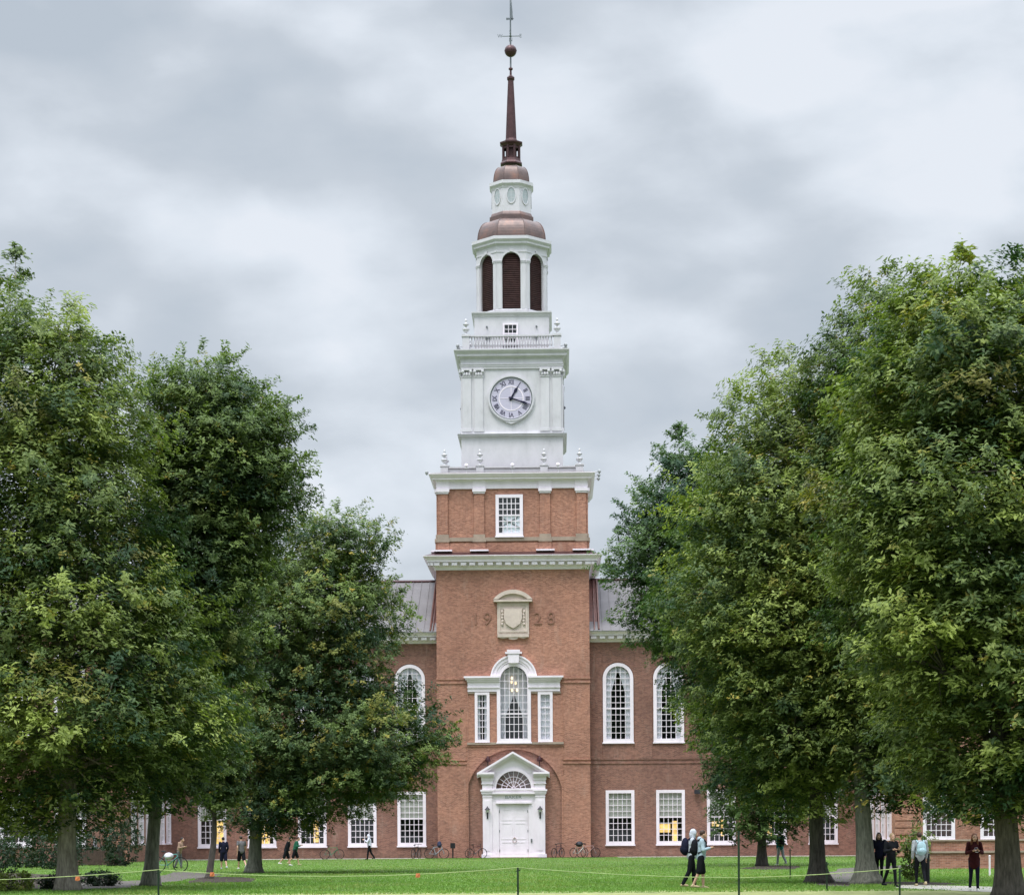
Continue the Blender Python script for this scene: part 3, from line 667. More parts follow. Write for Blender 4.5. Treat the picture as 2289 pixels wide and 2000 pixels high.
mb = MB(); mb.ell((0, 0, zx(111)), (.45, .45, .45), 24, 16); mb.tube([(.455 * math.cos(2 * PI * i / 24), .455 * math.sin(2 * PI * i / 24), zx(111)) for i in range(25)], .012, 5); part('vane_ball', mb, COPPERD, smooth=True)
mb = MB(); zc = zx(78)
mb.tube([(-.62, 0, zc), (.66, 0, zc)], .03, 6); mb.tube([(0, -.66, zc), (0, .66, zc)], .03, 6); mb.ell((0, 0, zc), (.1, .1, .1), 10, 8); part('vane_arm', mb, GREYM)
for ch, (x, y) in zip('WENS', ((-.78, 0), (.74, 0), (0, .78), (0, -.78))):
    v, f = text_mb(ch, .36, .02); mb = MB(); mb.add([(x + p[0], y - p[2], zc + p[1]) for p in v], f); part('compass_letter', mb, GREYM)
mb = MB(); c, s = math.cos(math.radians(77)), math.sin(math.radians(77))
def vp(q, z, d): return (q * c + d * s, q * s - d * c, zx(46) + z)
def vslab(poly):
    n = len(poly); mb.add([vp(q, z, d) for d in (-.025, .025) for q, z in poly], [tuple(range(n)), tuple(range(n, 2 * n))[::-1]] + [(i, (i + 1) % n, n + (i + 1) % n, n + i) for i in range(n)])
vslab([(-1.1, -.28), (.9, .52), (.95, .62), (-1.15, -.12)])
vslab([(.05, .1), (.75, .40), (.55, .8), (.62, .85), (.42, 1.3), (.30, 1.85), (.18, 1.3)])
part('weather_vane', mb, GREYM)

# --- library wings either side of the tower
WY = 156.0 - YC; WX = 24.8
zE = EYE + (HY - 1437.5 + 1.0) * 156 / F; zEc = EYE + (HY - 1414) * 155.3 / F
wz = lambda py: EYE + (HY - py) * 156.0 / F
for s in (-1, 1):
    fc = Fac((0, WY, 0), (1, 0, 0), (0, 1, 0)); mb = MB()
    lo = [923, 812, 700, 587, 475] if s < 0 else [1389, 1501.5, 1614.5, 1728, 1841]
    xs = [A(p, 1825, 156) for p in lo]
    up = [A(p + (-4 if s < 0 else -4.5), 1570, 156) for p in lo]
    dz = lambda px: (px - 1153) * ROLL * 156 / F * 0
    w1, w2 = 64 * 156 / F, 68 * 156 / F
    gz0, gz1, az0, az1 = wz(1888), wz(1767), wz(1660), wz(1483)
    holes = [rect(x - w1 / 2 + .06, x + w1 / 2 - .06, gz0 + .06, gz1 - .06) for x in xs] + [archp(x, w2 - .12, az0 + .06, az1 - .06) for x in up]
    x0, x1 = (-WX, -HT) if s < 0 else (HT, WX)
    fc.sheet(mb, rect(x0, x1, 0, zE), holes, 0, .3)
    # recessed bays: brick arch rims and sill panels standing off the wall
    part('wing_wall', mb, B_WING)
    mb = MB()
    fc.box(mb, x0, x1, -.05, .01, wz(1708), wz(1705)); fc.box(mb, x0, x1, -.05, .01, wz(1699), wz(1697))
    for x in up:
        r = w2 / 2 + .06; zc = az1 - w2 / 2
        for i in range(20):
            t0, t1 = PI * i / 20, PI * (i + 1) / 20
            fc.slab(mb, [(x + q * math.cos(t), zc + q * math.sin(t)) for q, t in ((r, t0), (r + .26, t0), (r + .26, t1), (r, t1))], -.05, .01)
    es = sorted([x0, x1] + [x + q for x in up for q in (-w2 / 2 - .32, w2 / 2 + .32)])
    for a0, a1 in zip(es[::2], es[1::2]):
        if a1 - a0 > .05: fc.box(mb, a0, a1, -.05, .01, wz(1524.5), wz(1522))
    for xm in [(p + q) / 2 for p, q in zip(up, up[1:])] + [up[0] + (-s) * 1.78]: fc.box(mb, xm - .62, xm + .62, -.06, .01, wz(1697), zE - .02)
    part('brick_trim', mb, B_WING)
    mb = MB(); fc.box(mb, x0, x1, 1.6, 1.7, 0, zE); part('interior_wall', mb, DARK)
    LIT = {(-1, 1): [], (-1, 2): [(.52, .74, .02, .48)], (-1, 3): [(.45, .8, .0, .42)], (-1, 4): [(.62, .95, .0, .5)], (1, 1): [(.58, .8, .0, .42), (.02, .5, .18, .36)], (1, 2): [(.5, .64, .1, .45), (.1, .45, .3, .4)], (1, 0): [], (1, 3): [(.3, .5, .1, .4)]}
    for i, x in enumerate(xs): window(fc, x, gz0, gz1, w1, False, 5, 8, fw=.22, proud=.05, rec=.1, meet=.5, blind_or_reflection=.5, lit=LIT.get((s, i)))
    for i, x in enumerate(up): window(fc, x, az0, az1, w2, True, 5, 12, fw=.24, proud=.06, rec=.1, meet=.42, curtain=(.42, .95))
    mb = MB()
    ov = [(.05, .10, zE, wz(1433)), (.10, .22, wz(1433), wz(1430.5)), (.22, .22, wz(1430.5), wz(1423)), (.62, .62, wz(1423), wz(1420)), (.62, .85, wz(1420), wz(1415.5)), (.85, .85, wz(1415.5), wz(1414))]
    for e0, e1, z0, z1 in ov: mb.add([fc.P(x, d, z) for x in (x0, x1) for d, z in ((.3, z0), (-e0, z0), (-e1, z1), (.3, z1))], [(0, 1, 5, 4), (1, 2, 6, 5), (2, 3, 7, 6), (0, 1, 2, 3), (4, 5, 6, 7)])
    nd = int((x1 - x0) / .63)
    for i in range(nd):
        a = (x0 + .3 + .63 * i) if s > 0 else (x1 - .3 - .63 * i); fc.box(mb, a - .2, a + .2, -.56, -.2, wz(1430), wz(1424))
    part('eaves_cornice', mb, WHITE)
    zRidge = EYE + (HY - 1299) * 163.5 / F
    mb = MB(); pz0 = wz(1413.5)
    X1 = x1 if s > 0 else x1; ex0, ex1 = (x0 - 4, x1) if s < 0 else (x0, x1 + 4)
    mb.add([(ex0, WY - .95, pz0), (ex1, WY - .95, pz0), (ex1, WY + 7.5, zRidge), (ex0, WY + 7.5, zRidge), (ex0, WY + 16, pz0), (ex1, WY + 16, pz0)], [(0, 1, 2, 3), (3, 2, 5, 4), (0, 3, 4), (1, 5, 2), (0, 4, 5, 1)])
    sl_ = Vector((0, 8.45, zRidge - pz0))
    n = int((ex1 - ex0) / .62)
    for i in range(n):
        x = (ex1 - .31 - .62 * i) if s < 0 else (ex0 + .31 + .62 * i)
        mb.tube([(x, WY - .94, pz0 + .03), (x, WY + 7.45, zRidge + .02)], .018, 4)
    part('roof', mb, LEAD)
    mb = MB(); mb.tube([(ex0, WY + 7.5, zRidge + .03), (ex1, WY + 7.5, zRidge + .03)], .13, 6); part('ridge_cap', mb, COPPERD)
    mb = MB(); q = (HT + .02) * s; w = .46 * s if s < 0 else .70 * s
    mb.add([(q, WY - .8, pz0 + .05), (q + w, WY - .8, pz0 + .05), (q + w, WY + 7.3, zRidge + .05), (q, WY + 7.3, zRidge + .05), (q, WY - .8, pz0 - .1), (q + w, WY - .8, pz0 - .1), (q + w, WY + 7.3, zRidge - .1), (q, WY + 7.3, zRidge - .1)], [(0, 1, 2, 3), (0, 1, 5, 4), (1, 2, 6, 5), (2, 3, 7, 6)])
    mb.tube([(q + w * .95, WY - .8, pz0 + .1), (q + w * .95, WY + 7.3, zRidge + .1)], .07, 6)
    mb.tube([(q + w * .5, WY - .8, pz0 + .08), (q + w * .55, WY + 7.3, zRidge + .08)], .05, 6)
    part('roof_flashing', mb, plain('copper_flashing', (.14, .062, .05), .5, .3, var=.35, scale=1.2))
    # pavilion standing forward of the wing
    PY = 139.6 - YC; PW = 15.0
    xa, xb = (-WX - PW, -WX) if s < 0 else (WX, WX + PW)
    inner = -WX if s < 0 else WX
    fi = Fac((inner, 0, 0), (0, 1, 0), (float(s), 0, 0)); ys = [PY + 2.2 + 2.55 * i for i in range(6)]
    gz = lambda py: EYE + (HY - py) * 147.0 / F
    mb = MB(); pzE = zE + .2
    ih = [rect(y - .6, y + .6, 1.25, 5.0) for y in ys] + [archp(y, 1.4, 8.2, 13.0) for y in ys]
    fi.sheet(mb, rect(PY, WY, 0, pzE), ih, 0, .3)
    ff = Fac((0, PY, 0), (1, 0, 0), (0, 1, 0)); pz = lambda py: EYE + (HY - py) * 139.6 / F
    fx = [A(p, 1820, 139.6) for p in ((2110, 2237, 2364) if s > 0 else (168, 45, -80))]
    fh = [rect(x - .95, x + .95, pz(1880), pz(1764)) for x in fx] + [archp(x, 1.9, pz(1640), pz(1440)) for x in fx]
    ff.sheet(mb, rect(xa, xb, 0, pzE), fh, 0, .3)
    mb.box(xa, xb, PY + 2.8, PY + 2.9, 0, pzE)
    part('pavilion_wall', mb, B_TOWER if s > 0 else B_WING)  # lit look put into the colour: right pavilion takes the brighter orange brick
    mb = MB()
    for i in range(34):
        z0 = .1 + .46 * i
        if z0 + .38 > pzE: break
        c0, c1 = (xb - 1.5, xb + .05) if s < 0 else (xa - .05, xa + 1.5)
        ff.box(mb, c0, c1, -.06, .04, z0, z0 + .38)
    part('quoin', mb, B_TOWER)
    for y in ys:
        window(fi, y, 1.2, 5.05, 1.2, False, 3, 8, fw=.07, proud=.14, rec=-.04, meet=.5)
        window(fi, y, 8.15, 13.05, 1.5, True, 3, 10, fw=.08, proud=.13, rec=-.04, meet=.45)
    for x in fx:
        window(ff, x, pz(1882), pz(1762), 2.05, False, 5, 8, fw=.22, proud=.06, rec=.1, meet=.5, blind_or_reflection=.5)
        window(ff, x, pz(1642), pz(1438), 2.0, True, 5, 12, fw=.22, proud=.06, rec=.1, meet=.45)
    mb = MB()
    e0 = .75; z0 = pzE
    for e, za, zb_ in ((.15, z0, z0 + .3), (.5, z0 + .3, z0 + .45), (.8, z0 + .45, z0 + .75)): mb.box(xa - e, xb + e, PY - e, PY + .2, za, zb_); mb.box(*sorted((inner - .05 * s, inner - e * s)), PY + .2, WY - .9, za, zb_)
    part('eaves_cornice', mb, WHITE)
    mb = MB(); zt = z0 + .76; zr_ = zt + 4.6; m_ = (xa + xb) / 2
    mb.add([(xa - .8, PY - .8, zt), (xb + .8, PY - .8, zt), (xb + .8, WY + 14, zt), (xa - .8, WY + 14, zt), (m_, PY + 7.5, zr_), (m_, WY + 7, zr_)], [(0, 1, 4), (1, 2, 5, 4), (2, 3, 5), (3, 0, 4, 5), (0, 3, 2, 1)]); part('roof', mb, LEAD)

# things fixed to the library or standing inside it
def at_lib(lx, ly, z):                         # library coordinates to the world
    return Vector(LIB.matrix_world @ Vector((lx, ly, z)))
bpy.context.view_layer.update()
for px, nm in ((1093.5, 'left of'), (1211, 'right of')):
    L = empty('wall_lantern', at_lib(PX(px), -HT + D0 - .02, Z(1829)))
    tag(L, f'small black wall lantern on the white pilaster {nm} the closed door', 'lantern', 'wall lanterns on the doorcase')
    mb = MB(); mb.box(-.05, .05, -.05, .03, .0, .45); mb.tube([(0, 0, .3), (0, -.16, .42), (0, -.16, .5)], .03, 6); mb.build('bracket', IRON, L)
    mb = MB(); mb.stack([(.07, .46), (.13, .62), (.12, .63)], 6, 0, -.16); mb.build('glass_shade', plain('milky_glass', (.65, .68, .66), .3, var=.05), L)
    mb = MB(); mb.stack([(.19, .63), (.12, .72), (.03, .84), (.02, .9)], 6, 0, -.16); mb.build('cap', IRON, L)
for px, nm in ((1094, 'left'), (1209.6, 'right')):
    L = empty('floodlight', at_lib(PX(px, 1700), -HT - .05, Z(1708)))
    tag(L, f'dark floodlight on a stem above the {nm} slope of the white door pediment', 'floodlight', 'floodlights around the tower')
    mb = MB(); mb.tube([(0, .3, -.25), (0, 0, -.2), (0, 0, .22)], .03, 6); mb.build('stem', IRON, L)
    mb = MB(); mb.stack([(.15, .2), (.19, .32), (.15, .46), (.06, .56), (.03, .62)], 10); mb.build('lamp_head', plain('maroon_lamp', (.045, .012, .016), .4), L)
def arm_lamp(lx, ly, z, dx, dy, label):
    L = empty('floodlight', at_lib(lx, ly, z)); tag(L, label, 'floodlight', 'floodlights around the tower')
    mb = MB(); mb.tube([(0, 0, -.1), (dx * .6, dy * .6, -.02), (dx, dy, -.02)], .03, 6); mb.build('arm', WHITE2, L)
    mb = MB(); mb.ell((dx, dy, .0), (.13, .13, .14), 10, 8); mb.box(dx - .05, dx + .05, dy - .05, dy + .05, -.17, -.05); mb.build('lamp_head', plain('pale_grey_lamp', (.34, .35, .36), .5), L, smooth=False)
for s, w in ((-1, 'left'), (1, 'right')):
    for i in range(3):
        pos = ('front', 'middle', 'rear')[i]
        arm_lamp(s * (pe + .2), -pe + .35 + .85 * i, zb(768), s * .42, 0, f'{pos} grey floodlight on an arm at the {w} corner of the clock stage balustrade')
for i in range(3):
    pos = ('front', 'middle', 'rear')[i]
    arm_lamp(hu + .55, -hu + .2 + 1.55 * i, zu(1054), .42, 0, f'{pos} of three grey floodlights standing out from the brick stage cornice on its right')
arm_lamp(-hu - .5, -hu - .3, zu(1056), -.3, 0, 'grey floodlight standing out from the left corner of the brick stage cornice')
for x, w in ((-3.25, 'left'), (.05, 'middle'), (3.3, 'right')):
    L = empty('floodlight', at_lib(x, -hu - .3, zu(1056))); tag(L, f'{w} one of three pale round topped floodlights before the clock stage base', 'floodlight', 'floodlights around the tower')
    mb = MB(); mb.tube([(0, 0, -.08), (0, 0, .4)], .045, 6); mb.box(-.16, .16, -.1, .1, .26, .33); mb.build('stem', WHITE2, L)
    mb = MB(); mb.ell((0, 0, .47), (.15, .15, .16), 10, 8); mb.build('lamp_head', WHITE, L, smooth=True)
L = empty('floodlight', at_lib(A(1560, 1770, 156), WY - .02, wz(1773))); tag(L, 'dark wall mounted floodlight on plum brick between ground floor windows right of the tower', 'floodlight', 'floodlights around the tower')
mb = MB(); mb.box(-.06, .06, -.25, .02, -.05, .08); mb.build('arm', IRON, L)
mb = MB(); mb.add([(-.22, -.2, .02), (.22, -.2, .02), (.22, -.45, -.12), (-.22, -.45, -.12), (-.2, -.1, .2), (.2, -.1, .2), (.2, -.4, .16), (-.2, -.4, .16)], [(0, 1, 2, 3), (4, 5, 6, 7), (0, 1, 5, 4), (1, 2, 6, 5), (2, 3, 7, 6), (3, 0, 4, 7)]); mb.build('lamp_head', IRON, L)
CH = empty('chandelier', at_lib(vw['c'], -HT + .42, Z(1545))); tag(CH, 'lit chandelier with warm bulbs seen through the tall arched window over the door', 'chandelier')
mb = MB(); mb.tube([(0, 0, .1), (0, 0, 1.9)], .02, 6); mb.tube([(-.3, 0, .15), (-.1, 0, .05), (0, 0, .2), (.1, 0, .05), (.3, 0, .15)], .02, 6); mb.build('chandelier_frame', plain('brass', (.5, .33, .12), .3, .8), CH)
for x, z0 in ((-.14, .12), (.22, .12), (-.16, .7), (.12, .62), (-.14, .98)):
    mb = MB(); mb.ell((x, -.1, z0), (.075, .075, .12), 10, 8); mb.build('bulb', BULB, CH, smooth=True)
# ---------------------------------------------------------------- ground
def gp(px, py): # ground point under a pixel of the photograph
    Y = ground_y(px, py); return Vector((world(px, py, Y)[0], Y, 0))
def lawn_mat():
    m, nt, b = newmat('lawn_grass'); tc = N(nt, 'ShaderNodeTexCoord')
    def noise(sc, sxyz=(1, 1, 1), det=6, ro=.65):
        mp = N(nt, 'ShaderNodeMapping'); mp.inputs['Scale'].default_value = sxyz; nt.links.new(tc.outputs['Object'], mp.inputs[0])
        n = N(nt, 'ShaderNodeTexNoise', i_Scale=sc, i_Detail=float(det), i_Roughness=ro); nt.links.new(mp.outputs[0], n.inputs['Vector']); return n
    a = noise(.55, (1, .35, 1)); r = ramp(nt, a.outputs[0], [(.3, (.060, .105, .026)), (.55, (.095, .150, .040)), (.75, (.15, .185, .06))])
    c = noise(14, (1, .5, 1), 8, .75); r2 = ramp(nt, c.outputs[0], [(.3, (.6, .6, .6)), (.7, (1.35, 1.35, 1.3))])
    nt.links.new(mixc(nt, 1.0, r.outputs[0], r2.outputs[0], 'MULTIPLY'), b.inputs['Base Color']); b.inputs['Roughness'].default_value = .9; b.inputs['Specular IOR Level'].default_value = .1
    return m
LAWN = lawn_mat()
mb = MB(); mb.add([(-600, -60, 0), (600, -60, 0), (600, 1500, 0), (-600, 1500, 0)], [(0, 1, 2, 3)])
tag(mb.build('lawn', LAWN), kind='structure')
PATHS = []
def inpoly(X, Y, pl):
    c = np.zeros(len(X), bool); j = len(pl) - 1
    for i in range(len(pl)):
        (xi, yi), (xj, yj) = pl[i][:2], pl[j][:2]
        if yi != yj: c ^= ((yi > Y) != (yj > Y)) & (X < (xj - xi) * (Y - yi) / (yj - yi) + xi)
        j = i
    return c
def sheet(name, pts, mat, z):
    if name != 'dirt_path': PATHS.append([(float(p[0]), float(p[1])) for p in pts])
    mb = MB(); tri = tessellate_polygon([[Vector((p[0], p[1], 0)) for p in pts]]); mb.add([(p[0], p[1], z) for p in pts], [tuple(t) for t in tri]); return tag(mb.build(name, mat), kind='structure')
GRAVEL = plain('grey_gravel', (.105, .092, .082), .95, var=.25, scale=5, bump=.4)
CONC = plain('pale_concrete', (.38, .355, .31), .9, var=.12, scale=2)
DIRT = plain('dry_earth_path', (.25, .27, .11), .95, var=.35, scale=1.2, bump=.4)
MULCH = plain('bark_mulch', (.040, .028, .022), .95, var=.5, scale=9, bump=.6)
def wob(pts, amp, n=24, seed=1):              # outline with a ragged edge
    rnd = random.Random(seed); out = []
    for i in range(len(pts)):
        p, q = Vector(pts[i][:2]), Vector(pts[(i + 1) % len(pts)][:2])
        for k in range(n):
            t = k / n; w = p.lerp(q, t); out.append((w.x + rnd.uniform(-amp, amp), w.y + rnd.uniform(-amp, amp)))
    return out
sheet('dirt_path', wob([(-30, 50), (30, 50), (30, 62.0), (-30, 60.8)], .22, 60), DIRT, .004)
sheet('gravel_path', wob([gp(285, 1984), gp(400, 1968), gp(500, 1956), gp(440, 1948), gp(385, 1949), gp(330, 1966), gp(120, 1976), gp(80, 1990)], .12, 8, 2), GRAVEL, .008)
sheet('mulch_bed', wob([gp(415, 1974), gp(440, 1962), gp(470, 1959), gp(530, 1960), gp(577, 1964), gp(560, 1970), gp(480, 1973)], .1, 8, 3), MULCH, .012)
sheet('gravel_path', wob([gp(1850, 1952), gp(1880, 1940), (32, 130), (36, 130), gp(1925, 1945), gp(1918, 1966), gp(1900, 1982), gp(1830, 1978)], .12, 8, 4), GRAVEL, .008)
sheet('concrete_path', [gp(2000, 1984), gp(2020, 1977), gp(2330, 1984), gp(2330, 1999)], CONC, .012)
sheet('sidewalk', [(-26, 150.2), (-6.2, 151.6), (-6.2, 155.6), (-26, 155.6)], CONC, .010)
sheet('sidewalk', [(7.5, 151.5), (26, 149.5), (26, 155.6), (7.5, 155.6)], CONC, .010)
sheet('foundation_strip', [(-6, 153.6), (6.6, 153.6), (6.6, 156), (-6, 156)], MULCH, .014)
sheet('mulch_bed', wob([gp(1650, 1941), gp(1700, 1934), gp(1790, 1935), gp(1780, 1942), gp(1715, 1944)], .1, 8, 5), MULCH, .012)
sheet('mulch_bed', wob([(10.5, 66.2), (13, 65.4), (14, 67), (13, 70), (10.6, 70.6), (9.3, 69)], .25, 8, 6), MULCH, .016)
sheet('mulch_bed', wob([gp(0, 1988), gp(260, 1984), gp(330, 1976), gp(200, 1957), gp(0, 1950), gp(-80, 1960)], .12, 8, 7), MULCH, .006)
# grass blades where the lawn is near enough to show them
def grass():
    rng = np.random.default_rng(3); n = 300000
    Y = 1 / rng.uniform(1 / 152, 1 / 59.5, n); u = rng.uniform(-1700, 1700, n); X = u * Y / F
    k = ~((Y < 61.9 + .25 * np.sin(X * 3) + .15 * np.sin(X * 11))) | (rng.uniform(0, 1, n) < .6)
    for pl in PATHS: k &= ~inpoly(X, Y, pl) | (rng.uniform(0, 1, n) < .05)
    X, Y = X[k], Y[k]; n = len(X)
    dens = (np.sin(X * 1.7 + np.sin(Y * .6) * 2) + np.sin(Y * 1.1 + X * .5)) * .5
    h = rng.uniform(.03, .07, n) * (1 + .45 * dens); w = rng.uniform(.010, .022, n); a = rng.uniform(0, PI, n); lx, ly = rng.normal(0, .03, n), rng.normal(0, .03, n)
    v = np.zeros((n, 3, 3), np.float32)
    v[:, 0] = np.stack([X - w * np.cos(a), Y - w * np.sin(a), np.zeros(n)], 1); v[:, 1] = np.stack([X + w * np.cos(a), Y + w * np.sin(a), np.zeros(n)], 1); v[:, 2] = np.stack([X + lx, Y + ly, h], 1)
    o = np_mesh('lawn_blades', v.reshape(-1, 3), 3, np.repeat(rng.uniform(0, 1, n) * .6 + .2 + .2 * dens, 3), np.repeat(np.clip(rng.normal(-.1, .25, n) + .3 * np.sin(X * .9 + 2 * np.sin(Y * .23)) * np.sin(Y * .31 + X * .2), 0, .8), 3))
    o.data.materials.append(leafmat('grass_blade', (.095, .205, .034), (.230, .390, .080), (.34, .30, .10), .3)); tag(o, kind='stuff'); return o
def np_mesh(name, v, k, tint, warm):
    me = bpy.data.meshes.new(name); n = len(v); nf = n // k
    me.vertices.add(n); me.vertices.foreach_set('co', v.astype(np.float32).ravel())
    me.loops.add(n); me.loops.foreach_set('vertex_index', np.arange(n, dtype=np.int32))
    me.polygons.add(nf); me.polygons.foreach_set('loop_start', np.arange(0, n, k, dtype=np.int32)); me.polygons.foreach_set('loop_total', np.full(nf, k, np.int32))
    for nm, arr in (('tint', tint), ('warm', warm)):
        at = me.attributes.new(nm, 'FLOAT', 'POINT'); at.data.foreach_set('value', arr.astype(np.float32))
    me.update(calc_edges=True); o = bpy.data.objects.new(name, me); COL.objects.link(o); return o
def leafmat(name, c0, c1, cw, trans=.33):
    if name in MATS: return MATS[name]
    m = bpy.data.materials.new(name); m.use_nodes = True; nt = m.node_tree; nt.nodes.clear(); out = nt.nodes.new('ShaderNodeOutputMaterial')
    at = N(nt, 'ShaderNodeAttribute', attribute_name='tint'); aw = N(nt, 'ShaderNodeAttribute', attribute_name='warm')
    r = ramp(nt, at.outputs['Fac'], [(0, c0), (1, c1)]); c = mixc(nt, aw.outputs['Fac'], r.outputs[0], cw)
    b = N(nt, 'ShaderNodeBsdfPrincipled', i_Roughness=.55); b.inputs['Specular IOR Level'].default_value = .25; nt.links.new(c, b.inputs['Base Color'])
    t = N(nt, 'ShaderNodeBsdfTranslucent'); nt.links.new(mixc(nt, 1.0, c, (1.0, 1.15, .5), 'MULTIPLY'), t.inputs[0])
    mx = N(nt, 'ShaderNodeMixShader'); mx.inputs[0].default_value = trans; nt.links.new(b.outputs[0], mx.inputs[1]); nt.links.new(t.outputs[0], mx.inputs[2]); nt.links.new(mx.outputs[0], out.inputs[0])
    MATS[name] = m; return m
def bark_mat(name, lo, hi):
    m, nt, b = newmat(name); tc = N(nt, 'ShaderNodeTexCoord'); mp = N(nt, 'ShaderNodeMapping'); mp.inputs['Scale'].default_value = (9, 9, 1.6); nt.links.new(tc.outputs['Object'], mp.inputs[0])
    n = N(nt, 'ShaderNodeTexNoise', i_Scale=1.5, i_Detail=7.0, i_Roughness=.7); nt.links.new(mp.outputs[0], n.inputs['Vector'])
    r = ramp(nt, n.outputs[0], [(.35, lo), (.65, hi)]); nt.links.new(r.outputs[0], b.inputs['Base Color']); b.inputs['Roughness'].default_value = .95
    bp = N(nt, 'ShaderNodeBump', i_Strength=.9, i_Distance=.03); nt.links.new(n.outputs[0], bp.inputs['Height']); nt.links.new(bp.outputs[0], b.inputs['Normal']); return m
BARK_L = bark_mat('pale_bark', (.13, .11, .09), (.34, .31, .26)); BARK_D = bark_mat('dark_bark', (.035, .03, .025), (.12, .105, .09)); BARK_G = bark_mat('grey_green_bark', (.07, .07, .055), (.20, .20, .16))
grass()

# ---------------------------------------------------------------- trees
def unit(v): return v / np.maximum(1e-9, np.linalg.norm(v, axis=1, keepdims=True))
def leaves(rng, P, AXI, k, L, wid, droop, jit):
    # P tuft positions, AXI tuft axes; k leaves radiate from each tuft and droop
    n = len(P); P = np.repeat(P, k, 0); ax = np.repeat(AXI, k, 0); m = n * k
    ref = rng.normal(size=(m, 3)); ref = unit(ref - ax * np.sum(ref * ax, 1, keepdims=True))
    ang = rng.uniform(droop[0], droop[1], m)[:, None]
    d = unit(ax * np.cos(ang) + ref * np.sin(ang) + np.array([0, 0, -.22])); side = unit(np.cross(d, ax) + rng.normal(size=(m, 3)) * .18)
    l = (L * rng.uniform(.65, 1.25, m))[:, None]; w = l * wid; up = unit(np.cross(side, d))
    P = P + rng.normal(size=(m, 3)) * jit
    v = np.stack([P, P + d * l * .5 + side * w * .5 + up * l * .06, P + d * l - up * l * .08, P + d * l * .5 - side * w * .5 + up * l * .06], 1)
    return v.reshape(-1, 3)
def tree(name, label, Y, trunk_px, base_py, rows, r0, seed, nclump, ntuft, k, L, wid, mats, bark, rc=(1.0, 1.6), group='trees on the lawn', depth=.9, droop=(.9, 1.7), sprig=1.0, lean=0.0, warm=.03, flare=1.5, lobe=.50, hollow=.25):
    rng = np.random.default_rng(seed); rnd = random.Random(seed)
    bx = world(trunk_px, base_py, Y)[0]; root = empty(name, (bx, Y, 0)); tag(root, label, 'tree', group)
    R = np.array([(EYE + (HY - py - 0) * Y / F, (xl - CX + (HY - py) * ROLL) * Y / F - bx, (xr - CX + (HY - py) * ROLL) * Y / F - bx) for py, xl, xr in rows])[::-1]
    zz = R[:, 0]; z0, z1 = zz[0], zz[-1]
    def prof(z):
        a, b = np.interp(z, zz, R[:, 1]), np.interp(z, zz, R[:, 2]); w = (b - a) / 2
        return a - w * (.07 * math.sin(z * 1.9 + seed) + .05 * math.sin(z * 4.3 + seed * 2)), b + w * (.07 * math.sin(z * 2.2 + seed * 3) + .05 * math.sin(z * 4.7 + seed))
    maxr = ((R[:, 2] - R[:, 1]) / 2).max()
    LB = []; big = maxr * .40
    for _ in range(4000):                        # big boughs: the crown is built from these lobes, with hollows between
        z = rng.uniform(z0 + big * .3, z1 - big * .4); xl, xr = prof(z); rx = (xr - xl) / 2
        if rng.uniform() > (.75 * rx / maxr + .25): continue
        R_ = min(rng.uniform(.75, 1.25) * big, max(.7, rx)); e = max(0, rx - R_ * .92); ph = rng.uniform(0, 2 * PI); rho = math.sqrt(rng.uniform(.55, 1))
        c = np.array([(xl + xr) / 2 + e * rho * math.cos(ph), e * depth * rho * math.sin(ph), z, R_])
        if LB and min(np.linalg.norm((c[:3] - q[:3]) / (1, 1, .75)) / (c[3] + q[3]) for q in LB) < lobe: continue
        LB.append(c)
        if len(LB) >= 34: break
    LB = np.array(LB)
    C = []; tries = 0; CA = np.zeros((nclump + 1, 4)); nC = 0
    while len(C) < nclump and tries < 40000:
        tries += 1
        z = rng.uniform(z0, z1); xl, xr = prof(z); rx = (xr - xl) / 2
        if rng.uniform() > (.62 * rx / maxr + .38): continue
        r = rng.uniform(*rc) * 1.2; r = min(r, max(.4, rx)); ph = rng.uniform(0, 2 * PI); inner = rng.uniform() < .14; rho = math.sqrt(rng.uniform(.02, .4) if inner else rng.uniform(hollow + .17, 1.0))
        e = max(0, rx - r * .85); x = (xl + xr) / 2 + e * rho * math.cos(ph); y = (e * depth) * rho * math.sin(ph)
        zt = min(z, z1 - r * .62)
        c = np.array([x, y, zt])
        dl = np.sqrt((((c - LB[:, :3]) / (1, 1, .75)) ** 2).sum(1)) / LB[:, 3]; dm = dl.min()
        if (dm > 1.0 or dm < .5) and rng.uniform() > (.10 if inner else .035): continue
        if nC and (((c - CA[:nC, :3]) ** 2).sum(1) < (r * .46) ** 2).any(): continue
        CA[nC] = (x, y, zt, r); nC += 1; C.append(CA[nC - 1])
    C = np.array(C)
    # limbs
    mb = MB(); top = z0 + (z1 - z0) * .72; mx = (R[:, 1] + R[:, 2])[len(R) // 2] / 2
    tp = lambda t: Vector((lean * t * t * 2 + (mx * .35) * t ** 2 + .12 * math.sin(t * 7 + seed), .1 * math.sin(t * 5 + seed * 2), top * t))
    rad = lambda t: r0 * (1 - .82 * t) + (.0 if t > .075 else r0 * (flare - 1) * (1 - t / .075) ** 2.4)
    ts = [0, .01, .025, .05, .09, .14, .2, .3, .4, .5, .6, .7, .8, .9, 1]
    nseg = 16; base = len(mb.v)
    mb.tube([tp(t) for t in ts], [rad(t) for t in ts], nseg)
    for i in range(len(ts) * nseg):               # buttressed, knobbly trunk
        p = mb.v[i]; j, kk = divmod(i, nseg); c = tp(ts[j]); f = 1 + (.16 * math.sin(kk * 2 * PI / nseg * 5 + seed) * max(0, 1 - ts[j] / .1)) + rnd.uniform(-.05, .05)
        mb.v[i] = (c.x + (p[0] - c.x) * f, c.y + (p[1] - c.y) * f, p[2])
